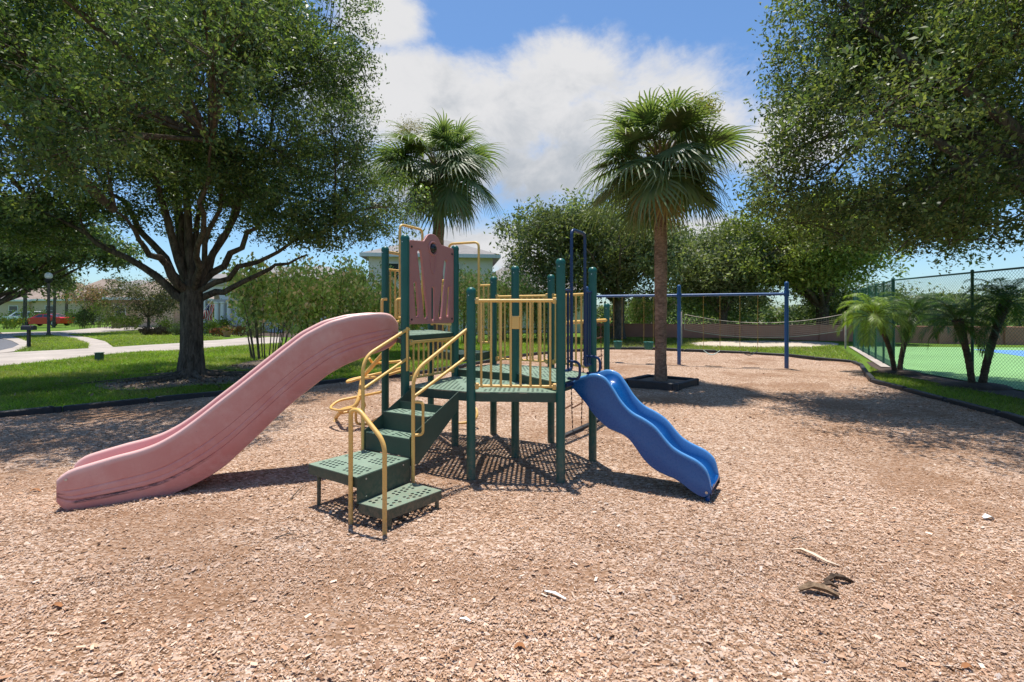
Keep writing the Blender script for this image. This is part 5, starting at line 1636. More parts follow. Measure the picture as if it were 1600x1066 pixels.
def litter():
    n = 5200
    x = -10.5 + RNG.random(n) * 7.5; y = 9.2 + RNG.random(n) * 5.2
    k_ = in_poly(x, y, dirt1) | in_poly(x, y, dirt2) | (RNG.random(n) < .12)
    x, y = x[k_], y[k_]; n = len(x)
    k2 = in_poly(x, y, BORDER)
    z = np.where(k2, mulch_z(x, y) + .01, .045)
    V = make_leaves(np.stack([x, y, z + RNG.random(n) * .012], 1), .065, None, up_bias=3.0, aspect=.45)
    o = bpy.data.objects.new('leaf_litter', leaf_mesh('leaf_litter', V, color_mix(n, [(.26, .17, .10), (.18, .12, .07), (.34, .25, .15), (.12, .08, .05), (.22, .19, .10)], .25), M_CHIP)); link(o)
    props(o, 'dry brown fallen leaves on the bare soil round the oak', 'fallen leaves', None, 'stuff')
litter()

# ------------------------------------------------------------------ debris on the mulch
def debris():
    def strip(name, label, cat, pts, w, mat, thick=.008, curl=.3):
        p_ = [np.array(q_, float) for q_ in pts]
        t = thing(name, label, cat, tuple(p_[0]))
        rings = []
        m = len(p_)
        for i in range(m):
            d_ = p_[min(i + 1, m - 1)] - p_[max(i - 1, 0)]; d_ /= np.linalg.norm(d_)
            s_ = np.array([-d_[1], d_[0], 0]); s_ /= np.linalg.norm(s_)
            k_ = w * (math.sin(PI * (i + .35) / (m - .3)) ** .7)
            rings.append([p_[i] - s_ * k_ + np.array([0, 0, curl * k_]), p_[i], p_[i] + s_ * k_ + np.array([0, 0, curl * k_ * .7]), p_[i] + np.array([0, 0, -thick])])
        mb = MB(); mb.loft(rings); o = mb.build('blade', mat, t, 60)
        return t
    def gz(px, py, dz=0): 
        g = G(px, py); return (g[0], g[1], float(mulch_z(g[0], g[1])) + dz)
    strip('palm_leaf_base', 'curled brown palm leaf base lying on the mulch, paler and nearest the camera', 'leaf base', [gz(1250, 935, .02), gz(1268, 933, .034), gz(1290, 938, .032), gz(1311, 943, .015)], .035, M_BOOT, .012, .6)
    strip('palm_leaf_base', 'dark shrivelled palm leaf base lying just behind the paler one', 'leaf base', [gz(1289, 918, .015), gz(1303, 914, .03), gz(1318, 916, .03), gz(1333, 917, .012)], .022, M_DATEBARK, .012, .8)
    strip('palm_leaf_base', 'short dark palm leaf scrap between the two leaf bases', 'leaf base', [gz(1284, 926, .02), gz(1297, 927, .035), gz(1310, 930, .02)], .02, M_DATEBARK, .01, .5)
    M_PALE = plain('pale_bark', (.62, .48, .36), .8, .15, 8)
    strip('bark_strip', 'long pale curved strip of bark on the mulch', 'bark strip', [gz(1236, 866, .01), gz(1252, 870, .03), gz(1270, 878, .03), gz(1292, 887, .02), gz(1312, 891, .01)], .018, M_PALE, .006, .4)
    strip('wood_splinter', 'bright white wood splinter on the mulch in the foreground', 'splinter', [gz(851, 938, .015), gz(866, 943, .02), gz(884, 951, .012)], .012, M_WHITE, .006, .2)
    strip('wood_splinter', 'small white wood splinter nearest the camera', 'splinter', [gz(718, 979, .012), gz(727, 980, .016), gz(735, 984, .012)], .010, M_WHITE, .006, .2)
    strip('wood_splinter', 'pale chunky chip far out on the right of the mulch', 'splinter', [gz(1538, 819, .015), gz(1545, 818, .025), gz(1553, 819, .012)], .03, M_WHITE, .008, .4)
    M_ORL = plain('dead_leaf', (.30, .12, .04), .8, .2, 20)
    for i, (px, py, lab) in enumerate(((88, 960, 'rust brown dead leaf on the mulch, left foreground'), (1512, 1056, 'orange dead leaf in the right corner of the foreground'), (55, 772, 'orange dead leaf behind the end of the pink slide'), (812, 1023, 'orange dead leaf at the middle of the near foreground'))):
        strip('dead_leaf', lab, 'leaf', [gz(px - 8, py + 1, .012), gz(px - 3, py - 1, .018), gz(px + 3, py - 1, .018), gz(px + 8, py + 1, .012)], .016, M_ORL, .003, .5)
    for i, (px, py, dx, dy, lab) in enumerate(((450, 790, 30, -28, 'thin twig standing out of the mulch between slide and landing'), (1237, 848, 26, 8, 'thin dark twig behind the pale bark strip'), (430, 848, 34, -3, 'thin pale twig in front of the landing'), (90, 772, 24, -8, 'thin twig beside the slide exit'))):
        a, b = gz(px, py, .01), gz(px + dx, py + dy, .03)
        t = thing('twig', lab, 'twig', a)
        mb = MB(); mb.tube([a, ((a[0] + b[0]) / 2, (a[1] + b[1]) / 2 + .02, .05), b], [.005, .004, .002], 5); mb.build('stick', M_BARK2, t, 60)
debris()

# ------------------------------------------------------------------ chain link fence
def fence():
    t = thing('chain_link_fence', 'tall dark green chain link fence around the green sports court', 'fence', (*C_CORNER, 0))
    runs = [(C_CORNER, C_NEAR, 2.55, 4), (C_CORNER, C_FAR, 2.55, 6)]
    def chainlink(a, b, z0, z1, pitch):
        L_ = np.linalg.norm(b - a); d_ = (b - a) / L_; H_ = z1 - z0
        mb = MB(); r = .0026
        n = int((L_ + H_) / pitch) + 1
        for s in (1, -1):
            for i in range(n):
                c0 = -H_ + i * pitch if s == 1 else i * pitch
                # line x = c0 + s*h
                h0, h1 = 0.0, H_
                if s == 1:
                    h0 = max(0, -c0); h1 = min(H_, L_ - c0)
                else:
                    h0 = max(0, c0 - L_); h1 = min(H_, c0)
                if h1 - h0 < .02: continue
                p_ = a + d_ * (c0 + s * h0); q_ = a + d_ * (c0 + s * h1)
                mb.tube([v3(p_, z0 + h0), v3(q_, z0 + h1)], r, 3, False)
        return mb
    for (a, b, h, n) in runs:
        for i in range(n + 1):
            p_ = at(a, b, i / n)
            if i == 0 and b is C_FAR: continue
            r = .042 if i in (0, n) else .03
            MB().lathe([(r, -.05), (r, h), (r * 1.15, h + .005), (r * 1.1, h + .04), (r * .4, h + .06)], (*p_, 0), 12).build('post', M_FENCE, t, 50)
        for i in range(n):
            p_, q_ = at(a, b, i / n), at(a, b, (i + 1) / n)
            chainlink(p_, q_, .04, h - .02, .078).build('chain_link', M_FENCE, t, None, kind='stuff')
            MB().tube([v3(p_, h - .01), v3(q_, h - .01)], .021, 8).build('rail', M_FENCE, t, 60)
fence()

# volleyball net ------------------------------------------------------
def net():
    a = np.array([8.05, 22.8]); b = G(1321, 545)
    t = thing('volleyball_net', 'sagging volleyball net with pale tapes between two posts over the sand', 'net', (*((a + b) / 2), 0))
    for p_, lab in ((a, None), (b, None)):
        MB().lathe([(.035, -.05), (.035, 1.62), (.02, 1.64)], (*p_, 0), 10).build('pole', M_TAPE, t, 50)
    def zt(s): return 1.52 - .50 * 4 * s * (1 - s) * .78
    def zb(s): return zt(s) - .72 + .05 * math.sin(PI * s)
    N = 40
    for f, nm in ((zt, 'tape'), (zb, 'tape')):
        mb = MB(); mb.tube([v3(at(a, b, .02 + .96 * i / N), f(i / N)) for i in range(N + 1)], .017, 6); mb.build(nm, M_TAPE, t, 60)
    for s in (0, 1):
        mb = MB(); mb.tube([v3(at(a, b, .02 + .96 * s), zb(s)), v3(at(a, b, .02 + .96 * s), zt(s))], .014, 6); mb.build('side_tape', M_TAPE, t, 60)
    mb = MB()
    for j in range(1, 8):
        mb.tube([v3(at(a, b, .02 + .96 * i / N), zb(i / N) + (zt(i / N) - zb(i / N)) * j / 8) for i in range(N + 1)], .0045, 4, False)
    nv = int(np.linalg.norm(b - a) / .105)
    for i in range(1, nv):
        s = i / nv; p_ = at(a, b, .02 + .96 * s)
        mb.tube([v3(p_, zb(s)), v3(p_, zt(s))], .0045, 4, False)
    mb.build('mesh', M_NET, t, None, kind='stuff')
    mb = MB(); mb.tube(fillet([v3(at(a, b, .0), 1.5), v3(a + (.02, -.1), 1.2), v3(a + (-.12, -.2), .9), v3(a + (-.2, -.3), .3)], .1, 4), .008, 5); mb.build('rope', M_TAPE, t, 60)
net()

# brown perimeter wall
def perimeter_wall():
    t = thing('perimeter_wall', 'low reddish brown stucco wall along the back of the grounds', 'wall', (16, 27, 0))
    pts = [(4.8, 31.5), (9.2, 29.6), (13.6, 28.8), (17.6, 27.2), (22, 24.6), (30, 22.6), (42, 21.2)]
    for i in range(len(pts) - 1):
        a, b = np.array(pts[i]), np.array(pts[i + 1])
        n = max(1, int(np.linalg.norm(b - a) / 2.4))
        for k_ in range(n):
            p_, q_ = at(a, b, k_ / n), at(a, b, (k_ + 1) / n); d_ = (q_ - p_) / np.linalg.norm(q_ - p_)
            MB().bar(v3(p_ + d_ * .16, .42), v3(q_ - d_ * .16, .42), .14, .86).build('panel', M_WALL, t)
            MB().box((*p_, .445), (.34, .34, .93), math.atan2(d_[1], d_[0]), .02).build('pier', M_WALL, t)
            MB().bar(v3(p_ + d_ * .18, .872), v3(q_ - d_ * .18, .872), .2, .045, .01).build('coping', M_WALL, t)
perimeter_wall()

# ------------------------------------------------------------------ houses
def window(parent, c_, w, h, rz, nrm, name='window'):
    c_ = np.array(c_, float); nrm = np.array([nrm[0], nrm[1], 0]); u = np.array([-nrm[1], nrm[0], 0])
    mb = MB(); f = .07
    for s in (-1, 1):
        mb.box(c_ + u * s * (w / 2) + nrm * .03, (f, .10, h + f), rz)
        mb.box(c_ + np.array([0, 0, s * h / 2]) + nrm * .033, (w - f, .10, f), rz)
    mb.box(c_ + nrm * .02, (w - f, .05, .04), rz)
    o = mb.build(name, M_WHITE, parent)
    MB().box(c_ + nrm * .012, (w - .02, .03, h - .02), rz).build('pane', M_GLASS, o)
    return o
def hip_roof(mb, c_, w, d, z, rise, rz, over=.5, fascia=.2):
    ca, sa = math.cos(rz), math.sin(rz)
    W, Dp = w / 2 + over, d / 2 + over
    rl = max(0.2, W - Dp)
    tr = lambda x, y, zz: (c_[0] + x * ca - y * sa, c_[1] + x * sa + y * ca, zz)
    V = [tr(-W, -Dp, z), tr(W, -Dp, z), tr(W, Dp, z), tr(-W, Dp, z)] + [tr(-W, -Dp, z + fascia), tr(W, -Dp, z + fascia), tr(W, Dp, z + fascia), tr(-W, Dp, z + fascia)] + [tr(-rl, 0, z + rise), tr(rl, 0, z + rise)]
    mb.add(V, [(3, 2, 1, 0), (0, 1, 5, 4), (1, 2, 6, 5), (2, 3, 7, 6), (3, 0, 4, 7), (4, 5, 9, 8), (5, 6, 9), (6, 7, 8, 9), (7, 4, 8)])
def house(label, c_, w, d, eave, rise, rz, wallm, roofm, wins=(), garage=None, group=None, over=.5):
    t = thing('house', label, 'house', (*c_, 0), group)
    MB().box((*c_, eave / 2), (w, d, eave), rz).build('wall', wallm, t)
    mb = MB(); hip_roof(mb, c_, w, d, eave + .003, rise, rz, over); ro = mb.build('roof', roofm, t)
    ca, sa = math.cos(rz), math.sin(rz)
    fb = MB()
    for (fx, fy, fw, fd) in ((0, -d / 2 - over - .02, w + 2 * over + .08, .04), (0, d / 2 + over + .02, w + 2 * over + .08, .04), (-w / 2 - over - .02, 0, .04, d + 2 * over - .01), (w / 2 + over + .02, 0, .04, d + 2 * over - .01)):
        fb.box((c_[0] + fx * ca - fy * sa, c_[1] + fx * sa + fy * ca, eave + .09), (fw, fd, .26), rz)
    fb.build('fascia', M_WHITE, ro)
    tr = lambda x, y: np.array([c_[0] + x * ca - y * sa, c_[1] + x * sa + y * ca])
    for (side, x, z, ww, hh) in wins:
        if side == 'f': p_ = tr(x, -d / 2); nrm = (sa, -ca); r_ = rz
        elif side == 'r': p_ = tr(w / 2, x); nrm = (ca, sa); r_ = rz + PI / 2
        else: p_ = tr(-w / 2, x); nrm = (-ca, -sa); r_ = rz + PI / 2
        window(t, (*p_, z), ww, hh, r_, nrm)
    if garage is not None:
        x, ww, hh = garage
        p_ = tr(x, -d / 2 - .03)
        g = MB().box((*p_, hh / 2), (ww, .06, hh), rz).build('garage_door', M_STUCCO_T, t)
        for i in range(4):
            q_ = tr(x, -d / 2 - .075); MB().box((*q_, hh * (i + .5) / 4), (ww - .1, .03, hh / 4 - .05), rz).build('panel', M_STUCCO_T, g)
    return t
rz = math.atan2(1.4, 8.4)
# two storey house behind the slide tower
hc = np.array([-10.15, 34.0]); ux = np.array([math.cos(.12), math.sin(.12)]); uy = np.array([-ux[1], ux[0]])
house('pale two storey house with grey shingle roof behind the slide tower', hc + ux * 4.4 + uy * 3.4, 8.8, 6.8, 5.55, 1.75, .12, M_STUCCO_B, M_ROOF_G, [('f', -2.8, 4.5, 1.0, 1.2), ('f', 1.5, 4.5, 1.0, 1.2), ('l', 0.5, 4.5, .9, 1.2), ('f', -1, 1.6, 1.4, 1.4)])
house('lower grey roofed house wing to the right of the two storey part', (0.6, 41.5), 9.0, 9.0, 3.1, 3.0, .12, M_STUCCO_B, M_ROOF_G, [('f', -2.0, 1.6, 1.2, 1.3), ('f', 2.0, 1.6, 1.2, 1.3)])
# white house with arched entry behind the oak
def entry_house():
    t = thing('house', 'white stucco house with arched columned entry and beige roof trim behind the oak', 'house', (-19.5, 37, 0))
    d0 = 37.0
    xl = (318 - 800) / F * d0; xr = (505 - 800) / F * d0
    MB().box(((xl + xr) / 2 + 1.2, d0 + 4.2, 2.0), (xr - xl + 1.6, 6.4, 4.0)).build('wall', M_STUCCO_W, t)
    # entry front with arch
    def X(px, d=d0): return (px - 800) / F * d
    x0, x1 = X(322), X(392)
    zt = EYE + (HY - 447) / F * d0
    cx_ = X(339); rw = .55; zs = EYE + (HY - 467) / F * d0
    outer = [(x0, 0), (cx_ - rw, 0), (cx_ - rw, zs)] + [(cx_ + rw * math.cos(a_), zs + rw * math.sin(a_)) for a_ in np.linspace(PI, 0, 9)[1:-1]] + [(cx_ + rw, zs), (cx_ + rw, 0), (x1, 0), (x1, zt), (x0, zt)]
    me = curve_mesh([outer], .3); me.materials.append(M_STUCCO_W)
    me.transform(Matrix.Translation((0, d0 - .4, 0)) @ Matrix.Rotation(PI / 2, 4, 'X'))
    o = bpy.data.objects.new('entry_front', me); link(o, t)
    MB().box(((x0 + x1) / 2, d0 - .45, zt + .16), (x1 - x0 + .5, .75, .32), 0, .05).build('cornice', M_TRIM, t)
    MB().box(((x0 + x1) / 2 + .3, d0 - .62, EYE + (HY - 470) / F * d0), (x1 - x0 - .6, .14, .16), 0, .02).build('band', M_TRIM, t)
    for px in (349, 358, 368):
        MB().lathe([(.2, 0), (.2, .15), (.15, .2), (.14, 2.25), (.2, 2.3), (.2, 2.4)], (X(px), d0 - .85, 0), 14).build('column', M_WHITE, t, 40)
    MB().box((X(341), d0 + .6, 1.15), (.9, .08, 2.3)).build('door', M_TRIM, t)
    window(t, (X(440), d0 + 1.0, 1.9), 1.6, 1.6, 0, (0, -1))
    mb = MB(); hip_roof(mb, np.array([(xl + xr) / 2 + 1.2, d0 + 4.2]), xr - xl + 1.6, 6.4, 4.02, 1.5, 0, .6); mb.build('roof', M_ROOF_G, t)
    mb = MB(); hip_roof(mb, np.array([(x0 + x1) / 2, d0 + 1.6]), x1 - x0 + .4, 4.2, zt + .33, 1.0, 0, .3); mb.build('porch_roof', M_ROOF_G, t)
    MB().box(((x0 + x1) / 2, d0 + .95, 1.7), (x1 - x0 - .1, .08, 3.3)).build('porch_back', M_STUCCO_T, t)
entry_house()
house('peach house with wide garage behind the grey green shrub tree', ((226 - 800) / F * 50, 53), 7.0, 6, 2.9, 2.4, .1, M_STUCCO_P, M_ROOF_T, [('f', -2.6, 1.6, 1.0, 1.2)], (0.8, 3.6, 2.2))
house('blue grey two storey house with a small dark window, farthest back', ((190 - 800) / F * 80, 84), 9, 8, 5.2, 2.0, .0, M_STUCCO_B, M_ROOF_G, [('f', -1.6, 4.0, 1.0, 1.5), ('f', 2.2, 4.0, 1.0, 1.5)])
house('tan house with wide hipped tile roof behind the red car', ((68 - 800) / F * 72, 76), 11, 8, 3.3, 2.9, .1, M_STUCCO_T, M_ROOF_T, [('f', -3, 1.8, 1.2, 1.4), ('f', 0.5, 1.8, 1.2, 1.4)], (3.4, 3.4, 2.2))
house('tan house with tile roof, hidden behind the pinkish flowering tree', ((138 - 800) / F * 78, 82), 10, 8, 3.6, 3.6, .05, M_STUCCO_T, M_ROOF_T, [('f', -2, 1.8, 1.2, 1.4), ('f', 2, 1.8, 1.2, 1.4)])
house('grey roofed house at the far left edge behind the street tree', ((5 - 800) / F * 72, 75), 8, 8, 3.2, 2.2, .1, M_STUCCO_T, M_ROOF_G, [('f', 2, 1.8, 1.2, 1.4)])
house('small pale gabled house far beyond the wall, seen above the net', ((1201 - 800) / F * 75, 78), 2.6, 3, 1.0, .9, 0, M_STUCCO_B, M_ROOF_G, [('f', 0, .6, .5, .5)], over=.15)

# shrubs and small trees around the houses
BUSH = [(.09, .14, .025), (.12, .17, .035), (.07, .11, .025)]
LIME = [(.15, .21, .04), (.18, .23, .05), (.12, .17, .035)]
PINKF = [(.40, .22, .17), (.36, .25, .18)]
far_shrubs = [
    ((50, 505), 60, 3.4, 2.4, 'round light green bush behind the red car bonnet', LIME, None),
    ((122, 508), 52, 3.2, 2.2, 'light green bush at the rear of the red car', LIME, None),
    ((148, 509), 48, 4.2, 3.4, 'arching lime green palm like bush beside the flowering tree', LIME, None),
    ((132, 509), 47, 2.2, 2.2, 'dark rounded bush right of the red car', [(.03, .05, .02), (.04, .065, .022)], None),
    ((180, 511), 46, 3.0, 1.6, 'mid green low bush at the driveway end', BUSH, None),
    ((205, 511), 44, 2.2, 1.5, 'mid green bush at the corner of the peach garage', BUSH, None),
    ((15, 512), 45, 2.6, 1.5, 'yellowish bush at the foot of the street tree', LIME, ([(.45, .38, .06)], .1)),
    ((30, 502), 64, 3.4, 2.2, 'light green bush in front of the grey roofed house', LIME, None),
    ((268, 519), 37, 2.6, 1.3, 'bright strap leaved plant beside the peach garage', LIME, None),
    ((232, 521), 33, 1.3, .7, 'dark purplish low bush, first of the bed by the driveway', [(.06, .045, .045), (.08, .055, .05)], None),
    ((254, 522), 33, 1.3, .75, 'dark purplish low bush, second of the bed by the driveway', [(.06, .045, .045), (.08, .06, .05)], None),
    ((276, 523), 32.5, 1.3, .75, 'grey green low bush next to the oak trunk', [(.12, .15, .08), (.15, .17, .10)], None),
    ((325, 520), 33, 1.5, 1.2, 'bright green leafy plant right beside the oak trunk', LIME, None),
    ((345, 522), 32, 1.3, .75, 'reddish low bush beside the flowerpot', [(.16, .07, .045), (.13, .10, .04)], ([(.4, .12, .08)], .15)),
    ((375, 521), 32, 1.7, .85, 'reddish brown low bush under the white columns', [(.16, .08, .045), (.12, .10, .04)], None),
    ((403, 524), 30, 1.5, .95, 'grey green bush at the end of the entry bed', [(.10, .13, .06), (.13, .155, .08)], None),
    ((352, 512), 35.5, 1.0, 1.4, 'clipped green bush before the arched entry', BUSH, None),
    ((470, 530), 26, 2.2, 1.3, 'strap leaved green plant behind the slide crest', LIME, None),
    ((520, 532), 25.5, 2.2, 1.2, 'leafy green ground plant below the loose shrubs', BUSH, None),
]
for i, ((px, py), d, w_, h_, lab, cols, fl) in enumerate(far_shrubs):
    x_ = (px - 800) / F * d
    shrub('bush', lab, 'bush', (x_, d), w_, h_, 14, 1500, .14 if d > 40 else .10, cols, 300 + i, fl, 'round', None, .4, .1, .02)
broad_tree('crape_myrtle', 'pinkish flowering tree behind the lime green bush', 'tree', ((145 - 800) / F * 62, 62), .12, 1.2, ((150 - 800) / F * 62, 62, 3.3), (4.2, 2.5, 1.6), 20, 7, 60, .2, [(.20, .13, .08), (.30, .17, .12), (.12, .13, .05), (.34, .20, .15)], None, 7, 1.0, .6, None, seedling=41, barkm=M_BARK2)
broad_tree('crape_myrtle', 'grey green blossoming small tree in front of the peach house', 'tree', ((232 - 800) / F * 42, 42), .10, 1.1, ((228 - 800) / F * 42, 42, 2.9), (3.3, 2.4, 1.9), 26, 8, 60, .15, [(.09, .11, .05), (.12, .13, .07), (.20, .17, .12), (.07, .09, .04)], None, 7, .9, .5, None, seedling=43, barkm=M_BARK2)
def far_palm(label, px, d, h, crown, seed, r=.16):
    x_ = (px - 800) / F * d
    t = thing('far_palm', label, 'palm tree', (x_, d, 0), 'tall palms near the far houses')
    MB().tube([(x_, d, -.1), (x_ + .1, d, h * .5), (x_, d, h)], [r * 1.2, r, r * .9], 8).build('trunk', M_BARK2, t, 60)
    rnd = random.Random(seed)
    for i in range(22):
        f = (i + .5) / 22
        o = bpy.data.objects.new('frond', DATE_CLS[min(6, int(f * 7))]); COL.objects.link(o); o.parent = t
        o.location = (0, 0, h); s = crown * rnd.uniform(.85, 1.1); o.scale = (s, s * 1.3, s)
        o.rotation_euler = (0, 0, i * 2.4)
far_palm('tall thin palm just behind the lamp post', 84, 50, 5.6, 2.0, 1, .12)
far_palm('round headed palm standing above the tan roofs', 103, 66, 4.9, 2.3, 2)
far_palm('palm trunk in front of the grey roofed house', 38, 52, 5.5, 2.0, 3)
# distant tree belt beyond the wall and behind the houses (reads as one mass)
def tree_belt(name, label, pts, h0, h1, n, leaf, cols, seed):
    pts = np.array(pts, float)
    seg = np.linalg.norm(np.diff(pts, axis=0), axis=1); cum = np.concatenate([[0], np.cumsum(seg)])
    s = RNG.random(n) * cum[-1]
    x = np.interp(s, cum, pts[:, 0]); y = np.interp(s, cum, pts[:, 1])
    top = h0 + (h1 - h0) * (.55 * vnoise(s * .16 + seed, s * 0) + .45 * vnoise(s * .5 + seed * 3, s * 0 + 3))
    z = top * RNG.random(n) ** .75
    pos = np.stack([x + RNG.normal(size=n) * 1.2, y + RNG.normal(size=n) * 1.2, z], 1)
    V = make_leaves(pos, leaf, None, .5, .55)
    o = bpy.data.objects.new(name, leaf_mesh(name, V, color_mix(n, cols, .25), M_LEAF)); link(o)
    props(o, label, 'trees', None, 'stuff')
tree_belt('distant_trees', 'distant belt of trees beyond the brown wall', [(6, 60), (20, 55), (34, 52), (48, 44), (62, 36)], 1.6, 4.2, 22000, .45, GREYG, 1)
tree_belt('distant_trees', 'distant belt of trees behind the far houses', [(-110, 95), (-85, 105), (-60, 110), (-20, 100), (10, 90)], 2.5, 6.0, 18000, .7, OAKC2, 2)

# ------------------------------------------------------------------ street things
def lamp():
    p_ = G(76, 525)
    t = thing('street_lamp', 'street lamp with white globe on a slim dark pole beside the driveway', 'street lamp', (*p_, 0))
    MB().lathe([(.14, 0), (.14, .12), (.10, .18), (.085, .6), (.075, 3.55), (.09, 3.58)], (*p_, 0), 14).build('pole', M_BARK2, t, 50)
    MB().lathe([(.09, 3.585), (.2, 3.7), (.22, 3.83), (.15, 3.86)], (*p_, 0), 14).build('collar', M_BLACKPLAST, t, 50)
    MB().lathe([(.10, 3.865), (.19, 3.95), (.215, 4.07), (.19, 4.2), (.11, 4.28), (.02, 4.31)], (*p_, 0), 14).build('globe', M_WHITE, t, 60)
lamp()
def mailbox():
    p_ = G(45, 543)
    t = thing('mailbox', 'black mailbox on a dark post at the kerb', 'mailbox', (*p_, 0))
    MB().box((*p_, .42), (.11, .11, .88), 0, .01).build('post', M_BLACKPLAST, t)
    rings = []
    for x_ in (-.28, .28):
        rings.append([(p_[0] + x_, p_[1] - .1, .80), (p_[0] + x_, p_[1] + .1, .80), (p_[0] + x_, p_[1] + .1, .92)] + [(p_[0] + x_, p_[1] + .1 * math.cos(a_), .92 + .1 * math.sin(a_)) for a_ in np.linspace(.3, PI - .3, 5)] + [(p_[0] + x_, p_[1] - .1, .92)])
    mb = MB(); mb.loft(rings); b_ = mb.build('box', M_BLACKPLAST, t, 40)
    MB().box((p_[0] + .2, p_[1] - .11, .98), (.02, .015, .14)).build('flag', MATS['dead_leaf'], b_)
mailbox()
def utility():
    p_ = G(155, 564.5)
    t = thing('utility_box', 'small dark green utility box on the lawn by the pavement', 'utility box', (*p_, 0))
    MB().box((*p_, .13), (.19, .17, .27), .1, .015).build('body', M_UTIL, t)
    MB().box((*p_, .278), (.215, .195, .03), .1, .01).build('lid', M_UTIL, t)
utility()
def pot():
    p_ = np.array([(355 - 800) / F * 31.2, 31.2])
    t = thing('flower_pot', 'terracotta pot with a small plant beside the entry walk', 'flower pot', (*p_, 0))
    MB().lathe([(.16, 0), (.26, .3), (.29, .31), (.29, .37), (.25, .37), (.22, .32)], (*p_, 0), 14).build('pot', M_POT, t, 40)
    pos = np.array([p_[0], p_[1], .48]) + RNG.normal(size=(350, 3)) * np.array([.16, .16, .1])
    o = bpy.data.objects.new('foliage', leaf_mesh('foliage', make_leaves(pos, .12, None), color_mix(350, [(.3, .14, .07), (.12, .15, .04)]), M_LEAF)); link(o, t); o['kind'] = 'stuff'
pot()

def flag():
    d = 33.0
    m, nt, b = new_mat('flag_cloth')
    tcn = nt.nodes.new('ShaderNodeAttribute'); tcn.attribute_name = 'Col'
    L(nt, tcn.outputs['Color'], b.inputs['Base Color']); b.inputs['Roughness'].default_value = .8
    a0 = P(318, 500, d); a1 = P(329, 472, d)
    t = thing('flag', 'striped red and white flag with starred blue corner hanging beside the oak trunk', 'flag', tuple(a0))
    MB().tube([P(312, 492, d), P(331, 470, d)], .02, 8).build('pole', M_WHITE, t, 50)
    # hanging cloth: 26 x 13 cells coloured like cloth printed in stripes
    top0 = P(322, 475, d - .03); top1 = P(336, 476.5, d - .03)
    # hoist runs along the pole side, fly hangs down
    nx, ny = 13, 24
    V, Cc = [], []
    def cp(i, j):
        u, v = i / nx, j / ny
        p_ = (1 - u) * top0 + u * top1
        p_ = p_ + np.array([-.30 * v + .04 * math.sin(v * 9 + u * 4), .10 * math.sin(u * 9 + v * 5), -1.05 * v])
        return p_
    for j in range(ny):
        for i in range(nx):
            V += [cp(i, j), cp(i + 1, j), cp(i + 1, j + 1), cp(i, j + 1)]
            red = (.48, .02, .035); wht = (.72, .70, .68); blu = (.02, .03, .12)
            if i < 7 and j < 10: c_ = wht if (i % 2 == 1 and j % 2 == 1 and (i + j) % 4 != 0) else blu
            else: c_ = red if i % 2 == 0 else wht
            Cc.append(c_)
    me = leaf_mesh('cloth', np.array(V), np.array(Cc), m)
    o = bpy.data.objects.new('cloth', me); link(o, t)
    sol = o.modifiers.new('thickness', 'SOLIDIFY'); sol.thickness = .004
flag()

